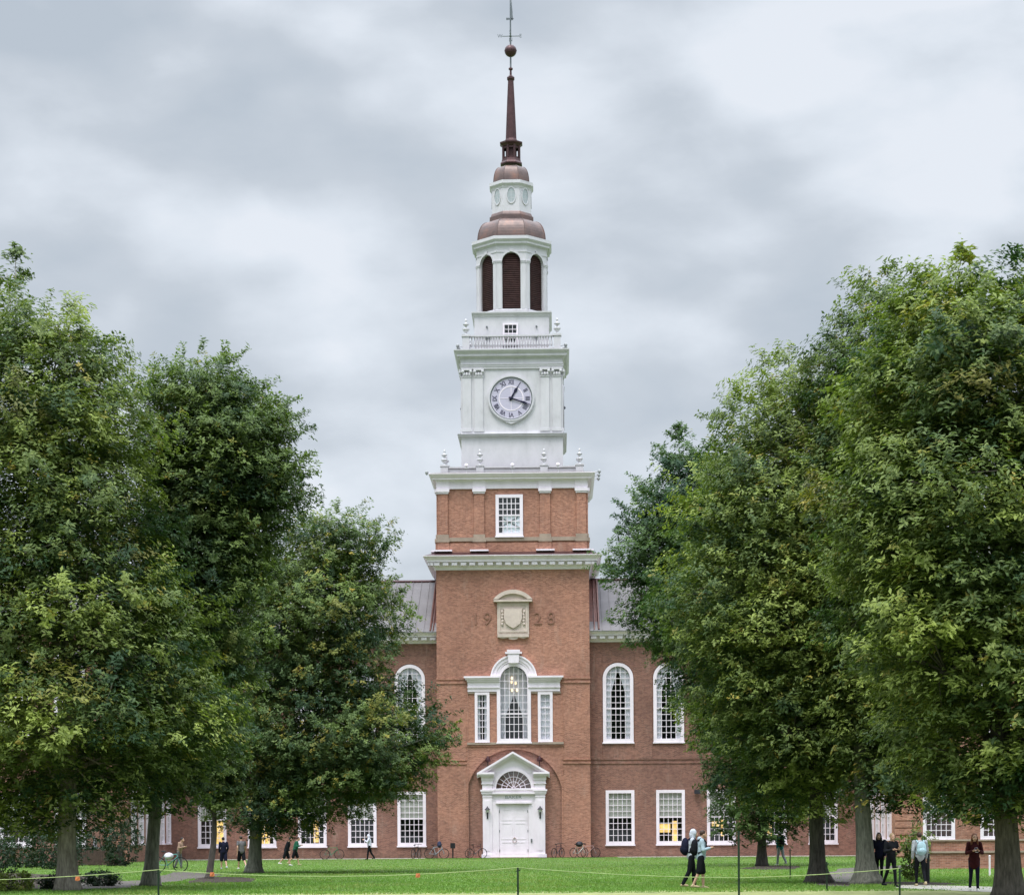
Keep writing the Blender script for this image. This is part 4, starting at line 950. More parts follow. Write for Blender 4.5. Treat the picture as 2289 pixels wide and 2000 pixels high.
    nodes = [(tp(t), rad(t)) for t in (.25, .35, .45, .55, .65, .75, .85, .95)]
    order = sorted(range(len(C)), key=lambda i: rnd.random())
    for i in order[:26]:
        c = Vector(C[i][:3]); t = min(.95, max(.22, (c.z - math.hypot(c.x, c.y) * .55) / top)); s = tp(t); r = rad(t) * .55
        m1 = s.lerp(c, .4) + Vector((rnd.uniform(-.3, .3), rnd.uniform(-.3, .3), .5)); m2 = s.lerp(c, .75) + Vector((rnd.uniform(-.3, .3), rnd.uniform(-.3, .3), .35))
        mb.tube([s, m1, m2, c], [r, r * .7, r * .42, .02], 7); nodes += [(m1, r * .7), (m2, r * .42)]
    for i in order[26:]:
        c = Vector(C[i][:3]); p, r = min(nodes, key=lambda q: (q[0] - c).length + (0.6 if q[0].z > c.z else 0)); r = min(r * .5, .05)
        md = p.lerp(c, .5) + Vector((rnd.uniform(-.2, .2), rnd.uniform(-.2, .2), .15)); mb.tube([p, md, c], [r, r * .7, .012], 5)
    mb.build('trunk', bark, root, smooth=True)
    # leaves
    V, T, Wm = [], [], []
    for ci, (x, y, zc, r) in enumerate(C):
        n = int(.95 * ntuft * (r / rc[1]) ** 2 * rng.uniform(.75, 1.2)) + 6
        u = unit(rng.normal(size=(n, 3))); rad_ = rng.uniform(.25, 1, n)[:, None] ** .5
        off = u * rad_ * r; off[:, 2] *= .40; off[:, 2] -= .24 * (off[:, 0] ** 2 + off[:, 1] ** 2) / r
        out = np.array([x - (prof(zc)[0] + prof(zc)[1]) / 2, y, .0]); out = out / (np.linalg.norm(out) + 1e-6)
        axis = unit(u * .45 + np.array([0, 0, 1.1]) + out * .35 + rng.normal(size=(n, 3)) * .15); P = np.array([x, y, zc]) + off
        ns = int(rng.poisson(2.2 * sprig)); sp, sa = [], []
        for _ in range(ns):                      # shoots that break the outline
            d = unit((out * rng.uniform(.2, 1.1) + np.array([0, 0, rng.uniform(.1, 1.1)]) + rng.normal(size=3) * .35)[None])[0]
            ln = r * rng.uniform(.8, 1.2)
            for q in np.linspace(.55, 1, 6): sp.append(np.array([x, y, zc]) + d * ln * q * np.array([1, 1, .8])); sa.append(unit((d + np.array([0, 0, .5]))[None])[0])
        if sp: P = np.vstack([P, np.array(sp)]); axis = np.vstack([axis, np.array(sa)])
        v = leaves(rng, P, axis, k, L, wid, droop, L * .35)
        li = int(np.argmin(np.sqrt((((np.array([x, y, zc]) - LB[:, :3]) / (1, 1, .75)) ** 2).sum(1)) / LB[:, 3])); ct = .40 + .14 * math.sin(li * 2.4 + seed) + rng.normal(0, .26); nt_ = len(P)
        tt = np.clip(ct + rng.normal(0, .10, nt_), 0, 1); wt = (rng.uniform(0, 1, nt_) < warm) * rng.uniform(.3, 1, nt_) + (rng.uniform() < warm * .8) * rng.uniform(.1, .55)
        V.append(v); T.append(np.repeat(tt, k * 4)); Wm.append(np.repeat(np.clip(wt, 0, 1), k * 4))
    o = np_mesh('crown', np.vstack(V), 4, np.concatenate(T) + rng.normal(0, .035, sum(len(t) for t in T) // 4).repeat(4), np.concatenate(Wm)); o.data.materials.append(mats); o.parent = root
    return root
OAK = leafmat('oak_leaf', (.038, .082, .034), (.315, .375, .088), (.36, .29, .06)); ELM = leafmat('elm_leaf', (.034, .072, .034), (.205, .275, .078), (.36, .29, .05))
LIND = leafmat('linden_leaf', (.028, .070, .036), (.165, .250, .078), (.24, .24, .05))
tree('oak_tree', 'large oak with pale grey trunk and light green crown at the left edge', 66, 158, 1983,
     [(545, 15, 62), (580, -20, 72), (630, -70, 85), (690, -130, 185), (735, -170, 285), (780, -230, 335), (850, -260, 360), (900, -280, 370), (1000, -300, 385), (1100, -320, 425), (1250, -330, 440), (1400, -330, 490), (1550, -330, 570), (1620, -300, 580), (1700, -230, 500), (1775, -170, 380), (1830, -80, 230)],
     .31, 11, 445, 74, 8, 0.178, 0.40, OAK, BARK_L, rc=(.9, 1.6), warm=.025)
tree('elm_tree', 'dark green elm with slim brown trunk just right of the pale trunked oak', 71, 341, 1976,
     [(775, 330, 520), (800, 295, 575), (850, 275, 600), (900, 265, 640), (950, 265, 700), (1000, 265, 712), (1060, 270, 712), (1120, 270, 700), (1180, 270, 680), (1250, 250, 650), (1350, 230, 620), (1450, 230, 600), (1600, 240, 580), (1700, 250, 520), (1795, 255, 480)],
     .24, 12, 310, 97, 10, 0.142, 0.48, ELM, BARK_G, rc=(.9, 1.5), droop=(.7, 1.5), warm=.02)
tree('elm_tree', 'broad elm with yellowing leaves and airy top left of the tower', 95.6, 565, 1947,
     [(1112, 740, 855), (1140, 640, 875), (1200, 570, 892), (1240, 540, 885), (1300, 500, 900), (1360, 480, 940), (1420, 460, 945), (1500, 450, 925), (1560, 440, 955), (1600, 440, 1030), (1660, 440, 1040), (1720, 450, 1005), (1765, 455, 955), (1805, 440, 800), (1840, 465, 725)],
     .30, 13, 337, 100, 10, 0.148, 0.50, ELM, BARK_G, rc=(.9, 1.7), droop=(.7, 1.5), warm=.06, hollow=.15, lobe=.55)
tree('oak_tree', 'oak with nearest dark trunk and tallest crown at the right edge', 54.5, 2243, 2008,
     [(552, 2125, 2180), (580, 2070, 2230), (612, 2010, 2300), (650, 1955, 2380), (720, 1895, 2520), (850, 1850, 2560), (1000, 1815, 2580), (1150, 1795, 2600), (1300, 1800, 2600), (1450, 1840, 2600), (1600, 1900, 2580), (1700, 1990, 2560), (1760, 2030, 2500), (1815, 2060, 2450)],
     .335, 14, 405, 74, 8, 0.178, 0.40, OAK, BARK_D, rc=(.8, 1.45), flare=1.25)
tree('oak_tree', 'oak with wide flared grey trunk behind two people in black', 67.5, 1932, 1982,
     [(605, 1925, 2010), (645, 1875, 2090), (700, 1835, 2135), (800, 1795, 2180), (900, 1780, 2220), (1000, 1760, 2240), (1150, 1740, 2250), (1300, 1740, 2250), (1450, 1750, 2240), (1600, 1780, 2220), (1700, 1820, 2190), (1790, 1860, 2130)],
     .28, 15, 351, 74, 8, 0.168, 0.42, OAK, BARK_G, flare=2.0)
tree('oak_tree', 'oak with dark leaning trunk beside the grey path right of the lawn', 70, 1834, 1976,
     [(778, 1725, 1800), (800, 1670, 1890), (840, 1640, 1960), (900, 1590, 2000), (960, 1560, 2040), (1050, 1520, 2080), (1150, 1480, 2100), (1250, 1440, 2120), (1350, 1420, 2120), (1450, 1450, 2110), (1550, 1490, 2100), (1650, 1525, 2080), (1720, 1570, 2040), (1800, 1650, 1980)],
     .27, 16, 391, 74, 8, 0.159, 0.42, OAK, BARK_D, flare=1.9, lean=.25)
tree('linden_tree', 'dense dark linden with slender trunk nearest the tower on its right', 107, 1709, 1937,
     [(955, 1500, 1545), (1000, 1450, 1640), (1070, 1418, 1700), (1130, 1400, 1760), (1195, 1328, 1800), (1250, 1335, 1850), (1320, 1348, 1880), (1380, 1356, 1900), (1450, 1405, 1920), (1500, 1440, 1930), (1560, 1480, 1930), (1640, 1500, 1930), (1720, 1540, 1920), (1800, 1560, 1890), (1860, 1605, 1800)],
     .22, 17, 351, 106, 10, 0.161, 0.60, LIND, BARK_D, rc=(1.0, 1.9), droop=(.7, 1.5), warm=.015)
tree('young_tree', 'young tree with thin dark trunk in the mulch bed on the left', 84, 473, 1959,
     [(1560, 470, 520), (1620, 420, 560), (1700, 410, 560), (1780, 420, 550), (1815, 445, 510)], .14, 18, 54, 80, 9, 0.142, 0.50, ELM, BARK_D, rc=(.6, 1.0), droop=(.7, 1.5), flare=1.3)
def bush(name, label, x, y, w, d, h, seed, mats, L, n, group=None, kind=None, cat='bush'):
    rng = np.random.default_rng(seed); root = empty(name, (x, y, 0)); tag(root, label, cat, group, kind)
    P = unit(rng.normal(size=(n, 3))) * (rng.uniform(.25, 1, n)[:, None] ** .5) * np.array([w / 2, d / 2, h * .55]); P[:, 2] = np.abs(P[:, 2] + h * .42) 
    lump = 1 + .22 * np.sin(P[:, 0] * 3.1 / max(.4, w / 5) + seed) * np.cos(P[:, 1] * 2.3 + seed); P *= lump[:, None]
    ax = unit(P / np.array([w, d, h]) + np.array([0, 0, .25]) + rng.normal(size=P.shape) * .3)
    v = leaves(rng, P, ax, 8, L, .5, (.5, 1.5), L * .3); t = np.clip(rng.normal(.4, .22, n), 0, 1)
    o = np_mesh('foliage', v, 4, np.repeat(t, 32), np.repeat((rng.uniform(0, 1, n) < .03) * .6, 32)); o.data.materials.append(mats); o.parent = root
    mb = MB(); rr = random.Random(seed)
    for i in range(7): mb.tube([(rr.uniform(-.1, .1) * w, 0, 0), (rr.uniform(-.4, .4) * w, rr.uniform(-.3, .3) * d, h * .8)], [.03, .008], 5)
    mb.build('stem', BARK_D, root)
    return root
YEL = leafmat('yellow_bush_leaf', (.10, .15, .03), (.30, .34, .07), (.4, .3, .1)); YEW = leafmat('yew_leaf', (.010, .028, .012), (.030, .062, .022), (.06, .06, .03), .2)
def wx(px, Y): return (px - CX) * Y / F
bush('bush', 'low yellow green bush in the bottom left corner', wx(22, 65), 65, 1.6, 1.0, .62, 21, YEL, .10, 260, 'low bushes')
bush('bush', 'low dark bush at the foot of the pale oak trunk', wx(118, 68), 68, 1.1, .8, .55, 22, YEW, .09, 220, 'low bushes')
bush('bush', 'low dark spreading bush between the pale oak trunk and the path', wx(222, 72), 72, 1.5, 1.0, .55, 23, YEW, .09, 260, 'low bushes')
for i, (px, Y, w, h, lab) in enumerate(((60, 118, 5.6, 3.3, 'dark shrub mass left of the pale oak trunk'), (128, 112, 3.6, 2.6, 'dark shrub directly behind the pale oak trunk'), (215, 127, 4.0, 5.6, 'tall dark evergreen shrub behind the low wooden fence'), (268, 122, 2.6, 3.4, 'dark shrub beside the brick quoins of the left pavilion'), (-10, 100, 3.0, 1.8, 'low dark shrub by the left frame edge'))):
    bush('shrub', lab, wx(px, Y), Y, w, 2.4, h, 30 + i, YEW, .16, int(260 * w * h / 6), 'evergreen shrubs on the left')
bush('shrub', 'drooping green shoots beside the person with the pale backpack', wx(2040, 72), 72, 1.3, 1.0, 1.75, 41, OAK, .15, 130, 'shoots on the right')
bush('shrub', 'green shrub before the right pavilion wall left of the low brick wall', wx(2060, 100), 100, 1.6, 1.0, 2.0, 42, OAK, .15, 160, 'shoots on the right')

# ---------------------------------------------------------------- rope fence
ROPE = plain('yellow_green_rope', (.34, .41, .17), .8); STAKE = plain('dark_green_stake', (.012, .028, .014), .6)
posts = {}
def stake(px, top, Y, label, h=None, r=.022):
    x, zt = world(px, top, Y); h = h or zt; mb = MB()
    mb.tube([(0, 0, -.02), (0, 0, h)], r, 8); o = empty('stake', (x, Y, 0)); tag(o, label, 'stake', 'stakes of the rope fence'); mb.build('shaft', STAKE, o)
    mb = MB(); mb.tube([(-.05, 0, zt - .08), (.05, 0, zt - .06), (.05, .04, zt - .04)], .012, 6); mb.build('hook', STAKE, o); return Vector((x, Y, zt))
pA = stake(354, 1943, 48, 'slim stake before the elm trunk on the left lawn')
pB = stake(1157.5, 1938, 48, 'stake on the axis of the doorway holding the rope')
pC = stake(1651, 1856, 50, 'tallest dark stake just right of the walking couple', r=.026)
pG = stake(2011, 1940, 48, 'dark stake before the two people in black')
stake(1766, 1896, 76.7, 'short stake standing free behind the rope on the right lawn')
stake(1848, 1925, 60, 'thin stake before the leaning oak trunk')
def rope(p, q, sag, label):
    n = 24; mb = MB(); mb.tube([tuple(p.lerp(q, i / n) - Vector((0, 0, sag * 4 * (i / n) * (1 - i / n)))) for i in range(n + 1)], .0085, 6); tag(mb.build('rope', ROPE), label, 'rope', 'rope spans of the fence')
pC2 = Vector((pC.x, pC.y, world(1651, 1961, 50)[1])); L0 = world(-30, 1966, 48)
rope(Vector((L0[0], 48, L0[1])), pA, .03, 'yellow rope from the left frame edge past the pale oak trunk to a stake')
rope(pA, pB, .17, 'longest yellow rope sagging across the lawn left of the centre stake')
rope(pB, pC2, .05, 'yellow rope dropping from the centre stake past the couple to the tallest stake')
rope(pC2, pG, .03, 'yellow rope from the tallest stake across the oak trunks on the right')
TAPE = plain('orange_tape', (.75, .22, .10), .6)
for px, py, lab in ((173, 1961, 'orange tape tied to the rope before the pale oak trunk'), (474, 1951.5, 'orange tape tied to the rope before the thin young tree'), (934, 1954, 'orange tape tied to the rope on the open lawn left of the centre stake')):
    x, z = world(px, py, 47.9); mb = MB(); mb.add([(-.04, 0, .03), (.045, .01, .03), (.05, .02, -.05), (.0, .03, -.07), (-.05, 0, -.06), (-.04, .012, .03), (.045, .022, .03), (.05, .032, -.05), (.0, .042, -.07), (-.05, .012, -.06)], [(0, 1, 2, 3, 4), (5, 6, 7, 8, 9), (0, 1, 6, 5), (1, 2, 7, 6), (2, 3, 8, 7), (3, 4, 9, 8), (4, 0, 5, 9)])
    o = mb.build('tape_marker', TAPE); o.location = (x, 47.9, z); tag(o, lab, 'tape marker', 'orange tape markers')

# ---------------------------------------------------------------- walls, fence, posts beyond the lawn
LW = empty('brick_garden_wall', (wx(2180, 95), 95, 0)); tag(LW, 'low orange brick garden wall with a stepped ledge on the right', 'garden wall')
x0, x1 = wx(2076, 95), 34; mb = MB(); c = LW.location.x
mb.box(x0 - c, x1 - c, 0, .55, 0, .70); mb.box(x0 - c + .2, x1 - c, .12, .55, .78, 1.22); mb.build('wall_body', B_TOWER, LW)
mb = MB(); mb.box(x0 - c - .05, x1 - c, -.06, .6, .70, .78); mb.box(x0 - c + .15, x1 - c, .06, .6, 1.22, 1.29); mb.build('coping', STONEB, LW)
for px, py, Y, h, lab, nm, mat, r in ((2073, 1979, 68.5, .95, 'thick dark bollard beside the person with the pale backpack', 'bollard', IRON, .075), (2212.5, 1962, 80, .75, 'thin white post left of the nearest right trunk', 'marker_post', WHITE, .035)):
    o = empty(nm, (world(px, py, Y)[0], Y, 0)); tag(o, lab, nm.replace('_', ' ')); mb = MB(); mb.stack([(r, 0), (r, h * .94)], 10); mb.build('shaft', mat, o); mb = MB(); mb.stack([(r * 1.25, h * .94), (r * 1.2, h * .98), (r * .5, h)], 10); mb.build('cap', mat, o)
WF = empty('wooden_fence', (wx(212, 125), 125, 0)); tag(WF, 'low dark brown board fence right of the pale oak trunk', 'fence')
WOOD = plain('dark_brown_boards', (.075, .05, .04), .85, var=.4, scale=6)
mb = MB()
for i in range(22): mb.box(-1.0 + .12 * i, -1.0 + .12 * i + .105, -.03, .0, .05, .86 + .02 * (i % 3))
mb.build('board_panel', WOOD, WF)
for x in (-1.0, .3, 1.6): mb = MB(); mb.box(x - .05, x + .05, .0, .1, 0, .92); mb.build('fence_post', WOOD, WF)
mb = MB(); mb.box(-1, 1.6, 0, .04, .3, .4); mb.box(-1, 1.6, 0, .04, .7, .8); mb.build('rail', WOOD, WF)
TB = empty('folding_table', (wx(196, 128), 128, 0)); tag(TB, 'white table top showing above the low brown fence', 'table')
mb = MB(); mb.box(-.75, .75, -.4, .4, .98, 1.04); mb.build('table_top', WHITE, TB)
for x in (-.6, .6):
    for y in (-.3, .3): mb = MB(); mb.tube([(x, y, 0), (x, y, .98)], .025, 6); mb.build('leg', GREYM, TB)
o = empty('water_jug', (wx(212, 128), 128, 1.04)); tag(o, 'white jug standing on the white table behind the fence', 'jug'); mb = MB(); mb.stack([(.11, 0), (.12, .05), (.12, .36), (.06, .46), (.05, .54)], 12); mb.build('jug_body', WHITE, o); mb = MB(); mb.stack([(.06, .54), (.06, .60)], 10); mb.build('lid', WHITE, o)
# pale house far behind the left trees
HB = empty('pale_house', (wx(-30, 215), 215, 0)); tag(HB, 'pale clapboard house glimpsed between trunks at the left edge', 'house')
mb = MB(); mb.box(-4.5, 3.0, 0, 9, 0, 7); mb.build('wall', paint('cream_clapboard', (.62, .64, .58), (.5, .52, .47)), HB)
mb = MB(); mb.add([(-5, -.5, 7), (3.5, -.5, 7), (3.5, 9.5, 7), (-5, 9.5, 7), (-5, 4.5, 10.5), (3.5, 4.5, 10.5)], [(0, 1, 5, 4), (2, 3, 4, 5), (1, 2, 5), (3, 0, 4)]); mb.build('roof', LEAD, HB)
hf = Fac((0, 0, 0), (1, 0, 0), (0, 1, 0))
for x in (-3, -.6, 1.8):
    for z in (1.0, 4.2): mb = MB(); hf.ring(mb, rect(x - .5, x + .5, z, z + 1.7), rect(x - .4, x + .4, z + .1, z + 1.6), -.06, .0); w_ = mb.build('window', WHITE, HB); mb = MB(); hf.box(mb, x - .4, x + .4, -.03, -.01, z + .1, z + 1.6); mb.build('pane', DARK, w_)
# black box on a post by the tower
o = empty('ash_bin', (wx(1012, 153.4), 153.4, 0)); tag(o, 'black box on a slim post against the brick tower left of the doorcase', 'ash bin'); mb = MB(); mb.tube([(0, 0, 0), (0, 0, .75)], .05, 8); mb.build('post', IRON, o); mb = MB(); mb.box(-.17, .17, -.12, .12, .7, 1.08); mb.build('bin_box', IRON, o)

# ---------------------------------------------------------------- bicycles
TYRE = plain('black_tyre', (.012, .012, .013), .7)
def bike(x, y, rz, lab, col, cn):
    root = empty('bicycle', (x, y, 0), rz); tag(root, lab, 'bicycle', 'bicycles parked on the lawn edge'); fm = plain('bike_frame_' + cn, col, .35)
    R = .34
    for wxx in (-.52, .52):
        mb = MB(); mb.tube([(wxx + R * math.cos(2 * PI * i / 24), 0, R + R * math.sin(2 * PI * i / 24)) for i in range(25)], .024, 6, False); w = mb.build('wheel', TYRE, root)
        mb = MB()
        for i in range(14): t = 2 * PI * i / 14; mb.tube([(wxx, 0, R), (wxx + R * math.cos(t), 0, R + R * math.sin(t))], .004, 4)
        mb.tube([(wxx, -.05, R), (wxx, .05, R)], .02, 8); mb.build('spokes', GREYM, w)
    mb = MB(); bb, st, hd, sd = (-.08, 0, .30), (-.22, 0, .80), (.36, 0, .82), (.39, 0, .70)
    for p, q, r in ((bb, st, .018), (bb, sd, .022), (st, hd, .018), (hd, sd, .02), (sd, (.52, 0, R), .016), (bb, (-.52, 0, R), .013), (st, (-.52, 0, R), .011)): mb.tube([p, q], r, 7)
    mb.build('frame', fm, root)
    mb = MB(); mb.tube([st, (-.25, 0, .92)], .014, 6); mb.ell((-.27, 0, .95), (.14, .07, .035), 10, 6); mb.build('saddle', TYRE, root)
    mb = MB(); mb.tube([hd, (.34, 0, .98), (.42, 0, 1.0)], .014, 6); mb.tube([(.34, -.28, 1.0), (.42, -.14, 1.0), (.42, .14, 1.0), (.34, .28, 1.0)], .013, 6); mb.build('handlebar', IRON, root)
    mb = MB(); mb.tube([(-.08 + .09 * math.cos(2 * PI * i / 14), -.04, .3 + .09 * math.sin(2 * PI * i / 14)) for i in range(15)], .008, 5); mb.tube([(-.08, -.05, .3), (-.02, -.07, .15)], .012, 5); mb.tube([(-.08, .05, .3), (-.14, .07, .45)], .012, 5); mb.build('crank', GREYM, root)
    return root
bike(wx(976, 152.6), 152.6, .15, 'pale blue bicycle leaning by the wall corner left of the tower', (.32, .42, .50), 'pale_blue')
bike(wx(1064, 153), 153, .5, 'dark maroon bicycle against the wall just left of the doorcase', (.05, .02, .03), 'maroon')
bike(wx(1247, 153), 153, 1.0, 'dark purple bicycle end on just right of the doorcase', (.05, .02, .045), 'purple')
bike(wx(1294, 152.6), 152.6, .7, 'bicycle with white frame under the dark bag right of the doorcase', (.6, .62, .6), 'white')
bike(wx(1315, 153.1), 153.1, -.3, 'dusty pink bicycle by the tower corner right of the doorcase', (.42, .27, .27), 'pink')
bike(wx(742, 152), 152, .3, 'green bicycle left of the person in a white hood', (.03, .20, .09), 'green')
bike(wx(930, 152.8), 152.8, 1.2, 'black bicycle end on below the window nearest the tower on its left', (.015, .015, .016), 'black')
bike(wx(378, 101), 101, -.05, 'teal bicycle beside the person in a tan jacket', (.10, .34, .32), 'teal')
def bag(name, lab, x, y, z, s, mat):
    mb = MB(); mb.ell((0, 0, 0), s, 12, 8); mb.ell((0, -s[1] * .6, -s[2] * .2), (s[0] * .7, s[1] * .6, s[2] * .55), 10, 6); o = mb.build(name, mat, smooth=True); o.location = (x, y, z); return tag(o, lab, 'bag')
bag('bag', 'white bag in the basket of the teal bicycle', wx(377, 100.8), 100.8, .74, (.22, .14, .16), CURTAIN)
bag('bag', 'dark blue bag on the handlebar of the pale blue bicycle', wx(982, 152.3), 152.3, .98, (.16, .14, .24), plain('navy_cloth', (.03, .035, .07), .9))
bag('bag', 'black bag over the white bicycle', wx(1295, 152.3), 152.3, .95, (.26, .14, .20), IRON)

# ---------------------------------------------------------------- people
SKIN = plain('skin', (.50, .30, .215), .55, var=.06)
def cloth(name, col): return plain(name, col, .9, var=.22, scale=7, spec=.1, bump=.35, bscale=18)
def blob(name, shapes, vox, mat, parent, smooth_it=5):
    mb = MB()
    for s in shapes:
        if s[0] == 'c': mb.cap(*s[1:])
        else: mb.ell(s[1], s[2], 16, 12, s[3] if len(s) > 3 else None)
    me = bpy.data.meshes.new('tmp'); me.from_pydata(mb.v, [], mb.f); me.update(); o = bpy.data.objects.new('tmp', me); COL.objects.link(o)
    m = o.modifiers.new('r', 'REMESH'); m.mode = 'VOXEL'; m.voxel_size = vox; m2 = o.modifiers.new('s', 'SMOOTH'); m2.factor = .5; m2.iterations = smooth_it
    bpy.context.view_layer.update(); me2 = bpy.data.meshes.new_from_object(o.evaluated_get(bpy.context.evaluated_depsgraph_get()))
    COL.objects.unlink(o); bpy.data.objects.remove(o); me2.name = name; me2.materials.clear(); me2.materials.append(mat)
    me2.polygons.foreach_set('use_smooth', [True] * len(me2.polygons)); q = bpy.data.objects.new(name, me2); COL.objects.link(q); q.parent = parent; return q
def person(px, py, H, rz, lab, top, bottom, shoe, hair, stride=.35, arms='swing', legs='long', hood=False, longhair=False, female=False, slump=.0, vox=.014, cap=None, topname='jacket', topcut=.92, sleeves=True, hairmat=True, Y=None, coat=0):
    Y = Y or ground_y(px, py); x = world(px, py, Y)[0]; s = H / 1.74
    root = empty('person', (x, Y, 0), rz); root.scale = (s, s, s); tag(root, lab, 'person', 'people on the lawn')
    V3 = Vector; wsh = .165 if female else .19
    pel = V3((0, 0, .93)); lean = V3((0, .02 + slump * .12, 0)); ch = V3((0, 0, 1.28)) + lean; nk = V3((0, .015, 1.47)) + lean * 1.4; hdc = V3((0, .05 + slump * .05, 1.61)) + lean * 1.6
    J = {}
    for sd, ph in ((-1, 1), (1, -1)):
        hip = V3((.09 * sd, 0, .91)); a = stride * ph; bend = .12 if ph > 0 else .12 + stride * 1.1
        kn = hip + V3((0, .44 * math.sin(a), -.44 * math.cos(a))); an = kn + V3((0, .42 * math.sin(a - bend), -.42 * math.cos(a - bend)))
        J[sd] = [hip, kn, an]
    low = min(J[sd][2].z for sd in J) - .075
    for sd in J: J[sd] = [p - V3((0, 0, low)) for p in J[sd]]
    pel, ch, nk, hdc = [p - V3((0, 0, low)) for p in (pel, ch, nk, hdc)]
    AR = {}
    for sd, ph in ((-1, -1), (1, 1)):
        sh = ch + V3((wsh * sd, 0, .14)); mode = arms if isinstance(arms, str) else arms[0 if sd < 0 else 1]
        if mode == 'swing': el = sh + V3((.06 * sd, -.02 + .28 * math.sin(stride * ph), -.28)); wr = el + V3((.0, .08 + .14 * math.sin(stride * ph), -.25))
        elif mode == 'hold': el = sh + V3((.07 * sd, .03, -.28)); wr = el + V3((-.14 * sd, .22, .06))
        elif mode == 'hands_up': el = sh + V3((.06 * sd, .12, -.22)); wr = el + V3((-.06 * sd, .20, .14))
        else: el = sh + V3((.05 * sd, -.04, -.28)); wr = el + V3((-.03 * sd, .10, -.24))
        AR[sd] = [sh, el, wr, (wr - el).normalized()]
    body = [('e', pel + V3((0, 0, .02)), (.155, .105, .13)), ('c', pel + V3((0, 0, .08)), ch, .125, .135), ('e', ch + V3((0, 0, .02)), (wsh * .95, .11, .17)), ('c', ch + V3((0, 0, .15)), nk, .07, .056), ('c', nk, hdc - V3((0, .02, .04)), .054, .06),
            ('e', hdc, (.074, .092, .112)), ('e', hdc + V3((0, .055, -.055)), (.052, .05, .055)), ('c', hdc + V3((0, .088, .01)), hdc + V3((0, .112, -.028)), .009, .015), ('c', hdc + V3((-.022, .094, -.062)), hdc + V3((.022, .094, -.062)), .008, .008)]
    for e in (-1, 1): body.append(('e', hdc + V3((.074 * e, -.005, -.01)), (.014, .022, .032)))
    fingers = MB()
    for sd in (-1, 1):
        sh, el, wr, d = AR[sd]; hip, kn, an = J[sd]
        body += [('c', sh, el, .05, .04), ('c', el, wr, .04, .027), ('c', hip, kn, .085, .055), ('c', kn, an, .055, .036), ('c', an + V3((0, -.03, -.035)), an + V3((0, .13, -.05)), .036, .026)]
        u = d.orthogonal().normalized(); w = V3((0, 1, 0)) if abs(d.y) < .8 else V3((1, 0, 0)); w = (w - d * w.dot(d)).normalized(); nrm = d.cross(w)
        body.append(('c', wr + d * .02, wr + d * .075, .027, .030))
        for q, ln in ((-.027, .062), (-.009, .075), (.009, .080), (.027, .070)):
            b0 = wr + d * .085 + w * q; b1 = b0 + d * ln * .55 + nrm * .008 * sd; b2 = b1 + d * ln * .4 + nrm * .03 * sd
            body += [('c', b0, b1, .010, .0095), ('c', b1, b2, .0095, .008)]
        t0 = wr + d * .035 + w * .026; t1 = t0 + d * .032 + w * .028; body += [('c', t0, t1, .012, .011), ('c', t1, t1 + d * .03 + w * .004, .011, .009)]
    blob('body', body, min(vox, .011), SKIN, root, 2)
    # upper garment
    e = .022; tp = [('c', pel + V3((0, 0, .0 if topcut < .95 else .06)), ch, .145 + e * .3, .145 + e * .4), ('e', ch + V3((0, 0, .03)), (wsh + .0, .132, .165)), ('e', pel + V3((0, -.005, .02)), (.168 + coat, .128 + coat * .6, .13)), ('c', ch + V3((0, 0, .14)), nk - V3((0, .0, .03)), .085, .072)]
    if coat: tp.append(('c', pel + V3((0, 0, .05)), pel - V3((0, 0, .12)), .15, .17))
    for sd in (-1, 1):
        sh, el, wr, d = AR[sd]
        if sleeves: tp += [('c', sh, el, .072, .058), ('c', el, wr - d * .02, .058, .043)]
        else: tp += [('c', sh, sh.lerp(el, .55), .07, .066)]
    if hood: tp += [('e', hdc + V3((0, -.025, .012)), (.105, .108, .135)), ('c', nk, hdc - V3((0, .05, .04)), .09, .10)]
    elif topname == 'hoodie': tp += [('e', nk + V3((0, -.075, .0)), (.115, .075, .075))]
    blob(topname, tp, vox, top, root, 6)
    # lower garment
    lo = [('e', pel, (.165, .125, .14))]
    for sd in (-1, 1):
        hip, kn, an = J[sd]
        if legs == 'long': lo += [('c', hip, kn, .098, .072), ('c', kn, an + V3((0, 0, .0)), .072, .058)]
        elif legs == 'tight': lo += [('c', hip, kn, .092, .060), ('c', kn, an, .060, .042)]
        else: lo += [('c', hip, hip.lerp(kn, .95), .105, .100)]
    blob('shorts' if legs == 'shorts' else 'trousers', lo, vox, bottom, root, 5)
    for sd in (-1, 1):
        an = J[sd][2]; blob('shoe', [('c', an + V3((0, -.035, -.035)), an + V3((0, .06, -.035)), .043, .042), ('c', an + V3((0, .06, -.038)), an + V3((0, .15, -.05)), .042, .030), ('c', an + V3((0, -.02, -.03)), an, .042, .046)], .012, shoe, root, 3)
    if not hood:
        hs = [('e', hdc + V3((0, -.022, .035)), (.086, .096, .098))]
        if longhair: hs += [('c', hdc + V3((0, -.06, .02)), nk + V3((0, -.09, -.10)), .085, .075), ('c', hdc + V3((.07, -.01, .0)), nk + V3((.09, .03, -.08)), .035, .04), ('c', hdc + V3((-.07, -.01, .0)), nk + V3((-.09, .03, -.08)), .035, .04)]
        blob('hair', hs, .012, hair, root, 3)
    for ex in (-1, 1):
        mb = MB(); mb.ell(hdc + V3((.03 * ex, .083, .012)), (.012, .008, .009), 8, 6); mb.build('eye', IRON, root)
    if cap is not None: blob('cap', [('e', hdc + V3((0, -.005, .06)), (.092, .105, .075)), ('c', hdc + V3((-.04, .1, .06)), hdc + V3((.04, .1, .06)), .03, .03)], .012, cap, root, 3)
    root['_ch'] = (ch.x, ch.y, ch.z); return root, ch, s
